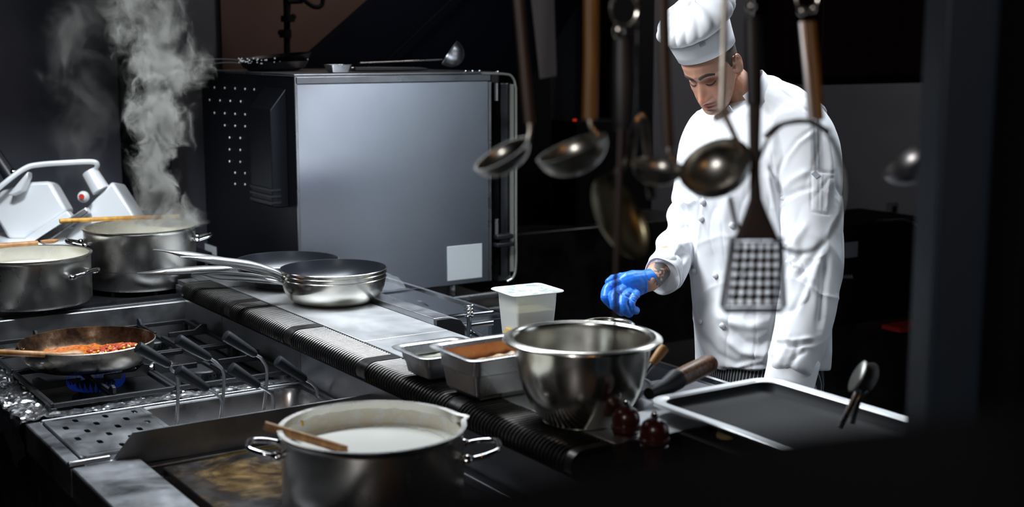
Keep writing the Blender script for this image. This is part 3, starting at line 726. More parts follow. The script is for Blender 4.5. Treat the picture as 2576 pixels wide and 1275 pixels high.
# plastic tub
tc = Pz(1312, 838, .93); tc = Vector((2.035, 3.02, .931)); zt = 1.075
tb = thing('plastic_tub', 'translucent white plastic tub of pale sauce with film lid', 'tub', tuple(tc))
rt = Matrix.Rotation(math.radians(-4), 3, 'Z')
def tubp(sc, z0, z1): return [(.030, z0), (.026, z0+.006), (.018, z1)]
build('body', MB().rr(tc, .168, .150, .022, [(0.002, .137), (0, .139), (.001, .141), (.016, .141), (.018, .132), (.020, .10), (.028, .012), (.04, 0)], rot=rt), 'tub', tb)
build('sauce', MB().rr(tc, .165, .147, .02, [(.055, .003), (.032, .012), (.024, .085), (.030, .086)], rot=rt), 'sauce', tb)
build('puree', MB().rr(tc+Vector((-.03, -.02, 0)), .085, .10, .02, [(.02, .0035), (.0, .02), (.006, .035), (.03, .045)], rot=rt), 'ochre', tb)
m = M['film'] = mat('film_lid', (.75, .8, .8), 0, .3, **{'Alpha': .75}); bump(m, noi(m, coords(m), 60, 4), .6, .004)
L(m, ramp(m, noi(m, coords(m), 45, 4, .6), [(.45, (.85, .88, .88)), (.56, (.35, .42, .42))]), bs(m).inputs['Base Color'])
build('film_lid', MB().rr(tc, .168, .150, .022, [(.003, .142), (.02, .1425), (.05, .141)], rot=rt), 'film', tb)
# crumpled wrap
def f3(u, v): return Vector((1.95+u*.16, 3.86+.06*v, .935+.07*v*(1-abs(u-.45))))
tag(build('plastic_wrap', foil_patch(f3, 30, 20, .012, 26, 5), 'wrap', ang=15), 'crumpled clear plastic wrap below the oven', 'wrap')
# pepper mills
def mill(name, label, px_, py_, y, h):
    c = Pz(px_, py_, 1.022) if y is None else y
    t = thing(name, label, 'pepper mill', tuple(c))
    R = .0265
    body = [(.001, 0), (R, 0), (R, .012), (R*.93, .016), (R*.93, .022), (R*.75, .035), (R*.68, .055), (R*.8, .068), (R*.95, .074), (.001, .075)]
    build('base', MB().lathe(body, c, 36), 'mill_wood', t)
    head = [(.001, .076), (R*.9, .077), (R*1.08, .082), (R*1.08, .088), (R*.98, .091), (R*1.02, .098), (R*.98, .108), (R*.8, .118), (R*.45, .124), (.001, .126)]
    build('head', MB().lathe(head, c, 36), 'mill_wood', t)
    b = MB(); b.lathe([(.001, .125), (.007, .126), (.0075, .131), (.005, .137), (.001, .139)], c, 16); build('knob', b, 'chrome', t)
    return t
mill('pepper_mill', 'dark red wooden pepper mill nearest the mixing bowl', 0, 0, Vector((*Pz(1575, 1004, 1.09)[:2], .951)), 0)
mill('pepper_mill', 'dark wooden pepper mill on the right, nearer to the steel tray', 0, 0, Vector((*Pz(1647, 1034, 1.09)[:2], .951)), 0)
tag(build('shelf_block', MB().span((1.40, 1.60, .12), (1.596, 1.858, .95)), 'black', bevel=.003), 'black ledge below the right pepper mill at the end of the range', 'ledge')
# steel tray
tr_ = thing('steel_tray', 'large shallow steel tray on the near right end of the range', 'tray', (1.79, 1.73, 1.0))
build('rim', MB().rr((1.795, 1.735, 0), .345, .53, .05, [(.002, 1.044), (0, 1.049), (.002, 1.051), (.021, 1.051), (.025, 1.048)], capend=False), 'steel_top', tr_)
build('basin', MB().rr((1.795, 1.735, 0), .345, .53, .05, [(.025, 1.048), (.028, 1.043), (.034, 1.034), (.045, 1.029), (.08, 1.028)]), 'steel_tray', tr_, label='tray basin with its dark reflection put into the colour')
tag(build('tray_support', MB().span((1.66, 1.50, .936), (1.94, 1.96, 1.0)), 'black'), 'dark block under the steel tray', 'block')
b = MB(); b.span((XR, 1.0, .1), (2.13, 1.873, .90)); b.span((1.69, 1.0, .9), (2.16, 1.873, .93))
tag(build('end_counter', b, 'black', bevel=.003), 'dark counter at the near end of the range under the tray', 'counter')
tag(build('cork', MB().lathe([(.001, 0), (.017, 0), (.018, .003), (.017, .007), (.001, .008)], Pz(1825, 1099, 1.022), 28), 'cork'), 'round cork lying beside the left edge of the steel tray', 'cork')
tag(build('cork_ledge', MB().span((1.60, 1.70, .12), (1.672, 1.99, 1.02)) if False else MB().span((1.598, 1.68, .12), (1.650, 1.857, 1.02)), 'black'), 'narrow dark ledge between the tray and the pepper mills', 'ledge')
# tongs with serrated edge
tg = thing('serrated_tongs', 'steel serving tongs with serrated heads leaning on the tray edge', 'tongs', tuple(P(2120, 1070, 2.35)))
for (off, nm) in ((0, 'arm'), (1, 'arm')):
    p0 = P(2113+off*32, 1075-off*10, 2.35+off*.05); p1 = P(2150+off*12, 1000, 2.36+off*.04); p2 = P(2160+off*20, 980, 2.36+off*.05)
    build('arm', MB().tube(bez([p0, p1, p2], 6), [(.002, .0055)]*13, 10, up=tuple(-Fv)), 'steel', tg)
for off in (0, 1):
    b = MB(); c = P(2163+off*22, 950+off*3, 2.37+off*.05)
    ax = (P(2186+off*20, 915, 2.37)-P(2150+off*20, 985, 2.37)).normalized(); nn = (Rv*.35-Fv*.9).normalized() if off else (Rv*.97+Fv*.2).normalized()
    nn = (nn-ax*nn.dot(ax)).normalized(); bb = ax.cross(nn); vs = [c]; K = 72
    for k in range(K):
        g = 2*PI*k/K; rr_ = 1+.05*math.cos(g*24); vs.append(c+ax*.030*math.cos(g)*rr_+bb*.02*math.sin(g)*rr_-nn*.004)
    b.add(vs, [(0, 1+k, 1+(k+1) % K) for k in range(K)]); build('head', b, 'utensil_dark' if off else 'steel_dull', tg, solid=.002)
# brush with orange wood handle
bk = thing('spatula', 'spatula with light orange wooden handle behind the mixing bowl', 'spatula', tuple(P(1600, 985, 2.72)))
h0 = P(1640, 915, 2.72); h1 = P(1672, 873, 2.74)
build('wooden_handle', MB().tube(bez([h0, h0*.6+h1*.4, h0*.1+h1*.9, h1], 4), [.0075, .008, .009, .0095, .010, .0105, .011, .011, .0112, .011, .009, .0075, .003], 14), 'wood_light', bk)
build('ferrule', MB().tube([P(1612, 955, 2.71), P(1632, 925, 2.72), h0], [.0045, .006, .0075], 12), 'chrome', bk)
M['blue_band'] = mat('blue_paint', (.03, .12, .35), 0, .4)
build('neck', MB().tube([P(1592, 1000, 2.70), P(1612, 955, 2.71)], [(.003, .006), (.003, .0045)], 10), 'blue_band', bk)
# wok / cast pan with dark wood handle
wk = thing('black_pan', 'black iron pan with dark walnut handle between bowl and tray', 'pan', (1.72, 2.18, .95))
pc0 = Vector((1.735, 2.16, .955))
w0 = P(1672, 975, 2.74); w1 = P(1700, 955, 2.76); w2 = P(1790, 912, 2.86)
build('handle', MB().tube([w1, w1*.9+w2*.1, w1*.5+w2*.5, w1*.06+w2*.94, w2], [.019, .0205, .021, .0205, .0165], 24), 'wood_dark', wk, ang=50)
build('ferrule', MB().tube([P(1632, 990, 2.69), w0, w1*1.0, w1*.97+w2*.03], [.012, .018, .0225, .0225], 20), 'iron', wk)
b = MB(); b.ball(w0*.5+w1*.5+Uv*.017, (.005, .005, .004), 12); build('screw', b, 'chrome', wk)
cpan = P(1600, 1010, 2.66)
b = MB().lathe([(.001, 0), (.055, 0), (.070, .012), (.080, .030), (.083, .031), (.078, .026), (.066, .012), (.05, .005), (.001, .004)], (cpan.x+.02, cpan.y+.105, 1.022), 64)
build('body', b, 'iron', wk)
b = MB().span((XR+.02, 2.02, .93), (1.98, 2.30, .985)); tag(build('steel_box', b, 'steel_dark', bevel=.004), 'dark steel box behind the walnut handled pan', 'box')
#@@OVEN
# ------------------------------------------------------------------ oven
ov = thing('combi_oven', 'large steel combination oven on a stand', 'oven', (2.25, 4.62, .845))
OX0, OX1, OY0, OY1, OZ0, OZ1 = 1.875, 2.672, 4.20, 5.10, .855, 1.640
build('cabinet', MB().span((OX0, OY0+.004, OZ0), (OX1, OY1, OZ1)), 'oven_side', ov, bevel=.004)
build('side_panel', MB().span((OX0+.008, OY0, OZ0+.004), (OX1-.02, OY0+.004, OZ1-.028)), 'steel_oven', ov)
b = MB(); b.span((OX0, OY0-.003, OZ1-.026), (OX1-.01, OY0+.004, OZ1-.001)); build('top_rail', b, 'steel_frame', ov, bevel=.002)
b = MB(); b.span((OX0-.002, OY0-.003, OZ0), (OX0+.006, OY0+.004, OZ1)); build('corner_rail', b, 'steel', ov)
build('top_cover', MB().span((OX0-.004, OY0-.004, OZ1), (OX1+.02, OY1, OZ1+.008)), 'steel_frame', ov, bevel=.002)
# front door (faces the cook) with glass, seen from its hinge side
b = MB(); b.span((OX1-.018, OY0-.002, OZ0+.004), (OX1-.008, OY0+.02, OZ1-.03)); build('front_seam', b, 'steel', ov)
d = build('door', MB().span((OX1+.028, OY0+.002, OZ0-.005), (OX1+.085, OY1-.05, OZ1-.035)), 'steel_dark', ov, bevel=.004)
b = MB(); b.span((OX1+.028, OY0-.004, OZ0+.02), (OX1+.034, OY0+.004, OZ1-.03)); b.span((OX1+.066, OY0-.004, OZ0+.02), (OX1+.070, OY0+.004, OZ1-.03))
build('door_trim', b, 'chrome', d)
m = M['door_edge'] = mat('door_glass_edge', (.5, .52, .46), .6, .25)
pts = [Vector((OX1+.03, OY0-.004, OZ1-.004)), Vector((OX1+.075, OY0-.004, OZ1-.006))]
pts = [(OX1-.05, OY0-.006, OZ1+.002), (OX1+.05, OY0-.006, OZ1-.002), (OX1+.082, OY0-.006, OZ1-.012), (OX1+.098, OY0-.006, OZ1-.045), (OX1+.101, OY0-.006, OZ1-.12), (OX1+.101, OY0-.006, OZ0+.20), (OX1+.101, OY0-.006, OZ0+.06), (OX1+.09, OY0-.006, OZ0+.01), (OX1+.06, OY0-.006, OZ0-.006)]
build('door_glass', MB().tube(bez(pts, 6), .005, 10), 'door_edge', d, label='curved edge of the outer door glass')
b = MB(); b.span((OX1+.078, OY0-.002, OZ0+.03), (OX1+.094, OY0+.004, OZ1-.04)); build('door_panel', b, 'door_edge', d)
b = MB(); b.box((OX1+.042, OY0-.01, OZ0+.17), (.075, .03, .018)); b.box((OX1+.042, OY0-.01, OZ0+.14), (.08, .035, .016)); build('latch', b, 'black_plastic', d, bevel=.004)
b = MB(); b.tube([(OX1+.012, OY0-.008, OZ1-.10), (OX1+.012, OY0-.008, OZ1-.035)], .008, 12); b.tube([(OX1+.012, OY0-.008, OZ0+.18), (OX1+.012, OY0-.008, OZ0+.24)], .008, 12); build('hinge', b, 'steel', d)
b = MB()
for q in (.06, .09, .12): b.ball((OX1-q, OY0-.004, OZ1+.010), (.006, .006, .006), 10)
b.ball((OX1+.02, OY0-.004, OZ1+.006), .007, 10); build('screw', b, 'chrome', ov)
build('label_plate', MB().span((2.47, OY0-.0025, .875), (2.622, OY0-.0005, 1.005)), 'white_label', ov, bevel=.001, label='blank white sticker')
b = MB()   # ventilation box on the dark side
x = OX0
def sect_y(b, prof, y0, y1):
    n = len(prof); vs = [(a, y0, z) for a, z in prof]+[(a, y1, z) for a, z in prof]
    b.add(vs, [(i, (i+1) % n, n+(i+1) % n, n+i) for i in range(n)]+[tuple(range(n))[::-1], tuple(range(n, 2*n))])
yb0 = Px(722, 300, OX0).y; yb1 = Px(668, 300, OX0).y
sect_y(b, [(x, OZ1-.04), (x-.062, OZ1-.115), (x-.062, 1.19), (x-.04, 1.185), (x, 1.185)], yb0, yb1)
vb = build('vent_box', b, 'oven_side', ov, bevel=.004)
b = MB()
for k in range(3): b.span((x-.068, yb0-.002, 1.20+k*.022), (x-.03, yb1, 1.208+k*.022))
build('louvre', b, 'black_plastic', vb)
b = MB(); rows = [(212, (540, 566, 592, 617, 640)), (244, (528, 554, 580, 606)), (276, (540, 566, 592, 617)), (306, (566, 592, 617)), (336, (578, 605)), (366, (578, 605)), (396, (578, 605)), (424, (592, 617)), (452, (592, 617))]
rows = [(y, xs) for y, xs in rows]
for (yy, xs) in rows:
    for xx in xs:
        q = Px(xx, yy+8+(xx-540)*.05, OX0); b.ball((OX0-.001, q.y, q.z), (.003, .0048, .0048), 8)
for yy in (290, 412):
    q = Px(716, yy, OX0); b.ball((OX0-.002, q.y-.006, q.z), (.005, .005, .005), 8)
o = build('rivet', b, 'aluminium', ov)
q0 = Px(516, 612, OX0); q1 = Px(545, 643, OX0)
build('label_plate', MB().span((OX0-.002, q1.y, q1.z), (OX0-.0003, q0.y, q0.z)), 'white_label', ov, label='small white sticker on the dark side')
for (px_, py_) in ((1190, 722),):
    pass
build('foot', MB().tube([(OX1-.13, OY0+.10, .846), (OX1-.13, OY0+.10, .856)], .02, 12).tube([(OX0+.13, OY0+.10, .846), (OX0+.13, OY0+.10, .856)], .02, 12), 'steel', ov)
# things on the oven
ZT = OZ1+.009
pp_ = P(690, 150, 4.75); 
def dark_pan(label, px_, py_, Y, R, tilt, lift, pxe, pye):
    c = Py(px_, py_, Y)
    t = thing('frying_pan', label, 'frying pan', (c.x, c.y, ZT+lift))
    rot = Matrix.Rotation(tilt, 3, 'Y')
    build('body', MB().lathe([(.001, 0), (R*.72, 0), (R*.9, .012), (R, .034), (R+.002, .035), (R-.002, .032), (R*.88, .014), (R*.7, .003), (.001, .003)], (c.x, c.y, ZT+lift), 64, rot), 'steel_dark', t)
    a = rot @ Vector((-R, .0, .03))+Vector((c.x, c.y, ZT+lift)); e = Py(pxe, pye, Y+.1)
    build('handle', MB().tube(bez([a, a*.6+e*.4+Vector((0, 0, .006)), e], 6), [(.003, .010)]*13, 10, up=(0, 0, 1)), 'steel', t)
    return t
dark_pan('lower dark frying pan lying on top of the oven at the left', 690, 160, 4.75, .13, math.radians(-1), .001, 500, 165)
t = dark_pan('upper dark frying pan tilted with food scraps, on top of the oven at the left', 700, 150, 4.77, .13, math.radians(-6), .022, 480, 152)
b = MB(); rnd = random.Random(9)
for _ in range(34):
    q = Py(rnd.uniform(600, 660) if rnd.random() < .7 else rnd.uniform(660, 780), rnd.uniform(146, 160), 4.63); b.ball((q.x, q.y, q.z), rnd.uniform(.002, .004), 8)
o = tag(build('food_scraps', b, 'aluminium'), 'shiny crumbs and scraps on the rim of the dark pans on the oven', 'scraps', kind='stuff')
lt = thing('loaf_tin', 'small shallow steel tin with flared sides on the oven edge', 'tin', tuple(Py(850, 180, 4.26)))
c = Py(850, 175, 4.27); c.z = ZT
build('body', MB().rr(c, .085, .07, .01, [(.0, .028), (.001, .029), (.012, .002), (.02, .001)]), 'steel', lt)
lt.location = lt.location
tn = thing('black_tongs', 'long black and steel tongs lying on top of the oven', 'tongs', (c.x+.1, 4.26, ZT))
for (o1, mm_) in ((0, 'black_plastic'), (.03, 'steel')):
    p0 = Vector((c.x+.055, 4.25+o1, ZT+.012)); p1 = Vector((c.x+.35, 4.25+o1*1.6, ZT+.01))
    build('arm', MB().tube([p0, p0*.7+p1*.3, p1*.9+p0*.1, p1], [(.008, .009), (.009, .010), (.007, .009), (.003, .006)], 10, up=(0, 0, 1)), mm_, tn)
# ladle on the oven
ld = thing('ladle', 'shiny steel ladle lying bowl up on top of the oven', 'ladle', tuple(Py(1148, 135, 4.35)))
lc = Py(1131, 132, 4.35)
ax = (Rv*-.82-Fv*.18+Uv*.54).normalized(); q_ = Vector((0, 0, 1)).rotation_difference(ax).to_matrix()
def cup(R, dep, tk=.0015, n=8):
    pr_ = [(R*math.sin(PI/2*k/n), -dep*math.cos(PI/2*k/n)) for k in range(n+1)]
    pr_[0] = (.0005, -dep)
    return pr_+[(R+.001, .001), (R-tk, .001)]+[(max(r-tk, .0004), z+tk) for r, z in pr_[::-1][1:]]
build('bowl', MB().lathe(cup(.052, .058), lc, 48, q_), 'steel_handle', ld)
b0 = Py(1112, 150, 4.33); b1 = Py(905, 158, 4.30)
build('handle', MB().tube(bez([lc+q_ @ Vector((-.046, 0, 0)) if False else b0, b0*.7+b1*.3, b1], 6), [(.003, .006)]*13, 10, up=(0, 0, 1)), 'steel', ld)
#@@BACK
# ------------------------------------------------------------------ meat slicer on the rear left counter
rc = thing('rear_counter', 'dark counter along the back wall carrying the meat slicer', 'counter', (.9, 5.3, 0))
build('top', MB().span((-1.2, 4.95, .90), (1.84, 5.40, .94)), 'steel_dark', rc, bevel=.003)
build('cabinet', MB().span((-1.2, 4.98, .05), (1.82, 5.40, .90)), 'black', rc)
sl = thing('meat_slicer', 'silver meat slicer tilted on the back counter behind the pots', 'slicer', (1.3, 5.15, .94))
D = 4.95
def slab(b, poly, d, th):     # outline -> solid slab with thickness away from view
    n = len(poly); f = [P(x, y, d) for x, y in poly]; g = [p+Fv*th*Vector((1, 1, 0)).length*.7 for p in f]
    b.add(f+g, [tuple(range(n)), tuple(range(n, 2*n))[::-1]]+[(i, n+i, n+(i+1) % n, (i+1) % n) for i in range(n)])
    return b
build('carriage_plate', slab(MB(), [(0, 480), (70, 458), (125, 455), (168, 530), (60, 600), (20, 600), (-30, 520)], D, .10), 'aluminium', sl, bevel=.012)
build('carriage_edge', slab(MB(), [(60, 600), (168, 530), (180, 545), (75, 618)], D-.02, .05), 'aluminium', sl, bevel=.004)
build('body', slab(MB(), [(215, 525), (282, 455), (340, 545), (340, 620), (150, 620)], D+.02, .16), 'aluminium', sl, bevel=.01)
build('slide_rail', slab(MB(), [(75, 612), (215, 520), (222, 535), (110, 612)], D-.03, .04), 'steel', sl, bevel=.004)
build('base', MB().box(tuple(P(170, 660, D+.1)*Vector((1, 1, 0)).length*0+Vector((P(170, 640, D+.1).x, P(170, 640, D+.1).y, .99)) if False else Vector((P(170, 640, D+.12).x, 5.18, .985))), (.5, .30, .09)), 'aluminium', sl, bevel=.02)
build('guard_bar', MB().tube(bez([P(-60, 520, D-.06), P(0, 470, D-.06), P(60, 425, D-.04), P(100, 414, D-.03), P(170, 409, D-.02), P(232, 407, D), P(245, 415, D+.01), P(240, 425, D+.02)], 6), [(.010, .006)]*43, 10, up=(0, 0, 1)), 'aluminium', sl)
build('arm', MB().tube([P(225, 430, D+.03), P(255, 480, D+.03)], [.030, .034], 24), 'aluminium', sl, bevel=.003)
build('pusher', slab(MB(), [(18, 490), (70, 430), (70, 445), (55, 480), (30, 492)], D-.05, .05), 'aluminium', sl, bevel=.006)
M['knob'] = mat('slicer_knob', (.7, .72, .72), 0, .3)
kc = P(210, 495, D-.02)
build('knob', MB().ball(kc, .022, 20), 'knob', sl)
M['knob_red'] = mat('knob_red', (.5, .03, .02), 0, .3)
kd = MB(); kd.tube([kc-Fv*.018, kc-Fv*.024], .010, 16); build('knob_cap', kd, 'knob_red', sl)
build('handle', MB().tube([P(-30, 360, D-.02), P(30, 450, D-.02)], [.022, .026], 20), 'black_plastic', sl)
b = MB(); b.ball(P(33, 433, D-.03), .014, 14); build('bolt', b, 'chrome', sl)
# ------------------------------------------------------------------ things beyond the oven
# sloping hood
hd = thing('extraction_hood', 'dark navy sloping extraction hood above and behind the oven', 'hood', (2.6, 5.2, 1.7))
b = MB(); n_ = [Py(740, 183, 5.3), Py(1014, -60, 5.3), Py(1500, -60, 5.3), Py(1345, 185, 5.3)]
n_ = [Vector((p.x, 5.3, p.z)) for p in n_]; k_ = [p+Vector((.0, .10, 0)) for p in n_]
b.add(n_+k_, [(0, 1, 2, 3), (7, 6, 5, 4), (0, 4, 5, 1), (1, 5, 6, 2), (2, 6, 7, 3), (3, 7, 4, 0)])
build('sloped_panel', b, 'navy', hd)
n_ = [Py(962, 165, 5.26), Py(1200, -60, 5.26)]
build('seam', MB().tube([n_[0], n_[1]], .005, 8), 'navy', hd)
# light stand
ls = thing('light_stand', 'black light stand with clamp knobs behind the oven', 'stand', tuple(Py(722, 150, 5.36)))
build('pole', MB().tube([Py(722, 210, 5.36), Py(722, 60, 5.36), Py(722, -60, 5.36)], [.014, .014, .019], 14), 'black', ls)
build('clamp', MB().tube([Py(718, 75, 5.34), Py(718, 95, 5.34)], .026, 14).ball(Py(706, 82, 5.34), .013, 12), 'black', ls)
build('clamp', MB().tube([Py(724, 40, 5.34), Py(724, 55, 5.34)], .030, 14).ball(Py(738, 42, 5.34), .013, 12), 'black', ls)
build('loop_handle', MB().tube(bez([Py(740, -30, 5.34), Py(765, 0, 5.34), Py(790, 17, 5.34), Py(810, 12, 5.34), Py(812, -20, 5.34)], 6), .010, 10), 'black', ls)
build('crossbar', MB().tube([Py(722, 4, 5.35), Py(760, 2, 5.35)], .012, 10), 'black', ls)
# far background kitchen, right part
def bgbox(name, label, cat, px0, py0, px1, py1, Y, th, material, bevel=.004, to_floor=False):
    a = Py(px0, py0, Y); c = Py(px1, py1, Y)
    z0 = 0 if to_floor else min(a.z, c.z)
    o = build(name, MB().span((a.x, Y, z0), (c.x, Y+th, max(a.z, c.z))), material, bevel=bevel); return tag(o, label, cat)
struct('wall_recess', MB().span((3.2, 6.9, 0), (6.99, 7.0, 3.1)), 'wall')
bgbox('column', 'dark column behind the hanging wooden handles', 'column', 1300, -80, 1385, 700, 6.45, .2, 'black', to_floor=True)
bgbox('column', 'black upright panel directly left of the cook hat', 'column', 1545, -80, 1640, 500, 6.45, .3, 'black', to_floor=True)
bgbox('back_worktop', 'dark counter along the rear wall behind the cook arm', 'counter', 1290, 590, 1760, 700, 5.9, .52, 'steel_dark', to_floor=True)
t = thing('plastic_bin', 'small grey plastic container standing on the dark rear counter', 'container', tuple(Py(1525, 600, 5.95)))
c = Py(1530, 590, 6.1)
build('body', MB().rr((c.x, 6.1, Py(1525, 592, 5.9).z), .17, .14, .02, [(0, .115), (.002, .117), (.006, .11), (.02, .002)]), 'grey_label', t)
t = thing('black_machine', 'black coffee machine shape on the rear counter with a red light', 'machine', tuple(Py(1440, 590, 6.0)))
a = Py(1385, 300, 6.25); c = Py(1510, 592, 6.25)
build('body', MB().span((a.x, 6.0, c.z), (c.x, 6.25, a.z)), 'black', t, bevel=.01)
q = Py(1447, 302, 5.99); build('indicator', MB().box((q.x, 5.995, q.z), (.02, .008, .012)), 'lamp_red', t)
bgbox('wall_cabinet', 'dark brown wooden wall cabinet high up at the right', 'cabinet', 2075, -80, 2420, 195, 4.6, .4, 'wood_cabinet')
bgbox('cabinet_shelf', 'black shelf board under the brown wall cabinet', 'shelf', 2070, 197, 2420, 206, 4.55, .4, 'black')
bgbox('upright_rail', 'dark brown upright board behind the cook shoulder', 'board', 1935, -80, 1990, 230, 5.2, .1, 'wood_cabinet')
bgbox('oven_block', 'black oven block standing on the right rear counter', 'oven', 2130, 572, 2345, 826, 4.2, .5, 'black', .03)
bgbox('right_counter', 'dark counter at the right behind the cook', 'counter', 2060, 832, 2600, 900, 4.1, .6, 'steel_dark', to_floor=True)
b = MB(); a = Py(2235, 825, 4.05); c = Py(2345, 850, 3.95); b.span((a.x, 3.98, a.z-.01), (c.x+.05, 4.09, a.z+.01))
tag(build('red_board', b, 'gloss_red'), 'dark red cutting board at the edge of the right rear counter', 'board')
q0, q1 = Py(2122, 610, 4.18), Py(2153, 645, 4.18)
tag(build('label_card', MB().span((q0.x, 4.17, q1.z), (q1.x, 4.18, q0.z)), 'grey_label'), 'small pale card on the black block right of the cook', 'card')
b = MB(); b.tube([Py(2205, 556, 4.19), Py(2270, 553, 4.19), Py(2310, 565, 4.19), Py(2335, 590, 4.19)], .006, 8)
tag(build('chrome_rim', b, 'steel_dull'), 'thin chrome rim along the top of the black block', 'rim')
b = MB()
for k in range(4): b.tube([Py(2118+k*7, 700, 4.18), Py(2121+k*7, 692, 4.18), Py(2124+k*7, 700, 4.18)], .003, 6)
ob = [o for o in COL.objects if o.name.startswith('oven_block')][0]
build('maker_mark', b, 'grey_label', ob, world=False)
q = Py(2245, 525, 4.5); t = thing('wall_socket', 'dim grey switch box on the wall at the right', 'switch', tuple(q))
build('box', MB().box(q, (.07, .02, .06)), 'grey_label', t, bevel=.004); build('switch', MB().box(q-Vector((0, .012, 0)), (.02, .01, .03)), 'black', t)
fg = thing('reflector', 'tall white refrigerator added out of view to mirror in the oven side', 'reflector', (3.42, 1.15, 0), rz=-.5)  # unseen object, added so its white front shows as a streak in the oven
build('cabinet', MB().span((-.14, -.3, .05), (.14, .25, 2.0)), 'reflector_white', fg, world=False, bevel=.01)
build('door', MB().span((-.14, .252, .08), (.14, .29, 1.98)), 'reflector_white', fg, world=False, bevel=.01)
build('handle', MB().tube([(-.10, .32, 1.0), (-.10, .32, 1.5)], .01, 12), 'chrome', fg, world=False)
wf = thing('reflection_block', 'unseen black box added in the aisle to mirror dark in the oven side', 'cabinet', (4.25, 1.3, 0), rz=-.6)  # unseen box, added for its reflection in the oven side
build('body', MB().span((-.35, -.25, .05), (.35, .2, 1.95)), 'black', wf, world=False, bevel=.01)
#@@GANTRY
# ------------------------------------------------------------------ near gantry: post, shelf, rail
pa, pb = P(2352, 600, 1.5), P(2512, 600, 1.5)
b = MB(); ctr = (pa+pb)/2; wdt = (pb-pa).length; rz = Matrix.Rotation(-YAW, 3, 'Z')
b.box((ctr.x+Fv.x*.04, ctr.y+Fv.y*.04, 1.3), (wdt, .08, 2.6), rz)
tag(build('gantry_post', b, 'post', bevel=.004), 'dark blue grey steel post at the right edge of the view', 'post')
pc_, pd_ = P(2520, 600, 1.45), P(2700, 600, 1.45); ctr = (pc_+pd_)/2
b = MB(); b.box((ctr.x, ctr.y, 1.3), ((pd_-pc_).length, .10, 2.6), rz)
tag(build('side_panel', b, 'black', bevel=.004), 'black panel beyond the blue grey post at the far right edge', 'panel')
# pass shelf close to the viewer: far edge from A to B
ea, eb = P(560, 1330, .50), P(2700, 1100, .62)
e0 = Vector((ea.x, ea.y, 1.585)); e1 = Vector((eb.x, eb.y, 1.585))
n_ = Vector((Fv.x, Fv.y, 0)).normalized()
fa, fb = Pz(640, 1300, 1.60), Pz(1450, 1180, 1.60); fm = Pz(1900, 1100, 1.60); fc = Pz(2700, 1010, 1.60)
vs = []
top = [fa, fb, fm, fc, fc-n_*.34, fa-n_*.02]
for zz in (1.60, 1.575):
    vs += [(p.x, p.y, zz) for p in top]
b = MB().add(vs, [tuple(range(6)), tuple(range(6, 12))[::-1]]+[(i, 6+i, 6+(i+1) % 6, (i+1) % 6) for i in range(6)])
tag(build('pass_shelf', b, 'black'), 'black shelf out of focus across the bottom right foreground', 'shelf')
# utensil rail
DU = 1.72
ra = P(1120, -45, DU); rb = P(2560, -45, DU)
rl = thing('utensil_rail', 'steel rail overhead from which the utensils hang', 'rail', tuple(ra))
build('bar', MB().tube([ra, rb], .006, 12), 'steel', rl)
b = MB()
for x_ in (1140, 2500): b.tube([P(x_, -45, DU), P(x_, -45, DU)+Vector((0, 0, 1.2))], .006, 10)
build('hanger', b, 'steel', rl)
def hook_ring(b, x_, y_, r=.010, d=DU):
    c = P(x_, y_, d); b.tube([c+Rv*r*math.cos(2*PI*k/20)+Uv*r*1.3*math.sin(2*PI*k/20) for k in range(20)], .0022, 8, closed=True)
def px2m(n, d=DU): return n*d/FPX
def hladle(label, handle, hw, hmat, bc, R, axis, dep=.8, d=DU, bm='steel_dull', neck=None, bow=None, cat='ladle', name='hanging_ladle'):
    t = thing(name, label, cat, tuple(P(handle[0][0], -40, d)), 'utensils hanging from the rail')
    hp = [P(x, y, d) for x, y in handle]
    w_ = px2m(hw, d)/2
    build('handle', MB().tube(hp, [(w_*.45, w_)]*len(hp), 12, up=tuple(-Fv)), hmat, t, bevel=0)
    b = MB(); top = hp[0]; b.tube(bez([top, top+Uv*.015, P(handle[0][0], -40, d)+Uv*.012], 4), .002, 8)
    build('hook', b, 'steel', t)
    c = P(bc[0], bc[1], d+(bow or 0)); ax_ = (Rv*axis[0]+Uv*axis[1]-Fv*axis[2]).normalized()
    q = Vector((0, 0, 1)).rotation_difference(ax_).to_matrix()
    build('bowl', MB().lathe(cup(R, R*dep), c, 48, q), bm, t)
    if neck:
        pts = [hp[-1]]+[P(x, y, d) for x, y in neck]
        build('neck', MB().tube(bez(pts, 5), [(.0022, .004)]*(5*(len(pts)-1)+1), 10, up=tuple(-Fv)), 'steel_dull', t)
    return t
hladle('leftmost hanging ladle, brown handled, overlapping the oven corner', [(1302, -30), (1318, 150), (1332, 310)], 26, 'wood_brown', (1262, 388), px2m(76), (-.45, .75, .3), .62, neck=[(1333, 330), (1328, 352)])
hladle('wide hanging ladle on a bright orange wooden handle', [(1487, -30), (1487, 150), (1484, 300)], 36, 'wood_orange', (1438, 372), px2m(92), (-.35, .85, .25), .75, neck=[(1488, 320), (1508, 345)])
hladle('hanging ladle with brown wooden handle just left of the cook chest', [(1668, -30), (1672, 150), (1682, 370)], 30, 'wood_brown', (1655, 415), px2m(66), (.1, .9, .3), .8, neck=[(1684, 390), (1700, 410)])
hladle('largest hanging ladle with thin dark handle in front of the cook chest', [(1824, -30), (1820, 140), (1816, 275)], 15, 'steel_dull', (1798, 416), px2m(93), (-.42, .62, .6), .78, neck=[(1838, 320), (1868, 385)])
hladle('rightmost hanging ladle, half hidden by the blue grey post', [(2392, -30), (2388, 150), (2372, 320)], 14, 'steel_dull', (2292, 395), px2m(82), (-.55, .70, .1), .78, neck=[(2366, 345), (2352, 362)], bm='steel_handle')
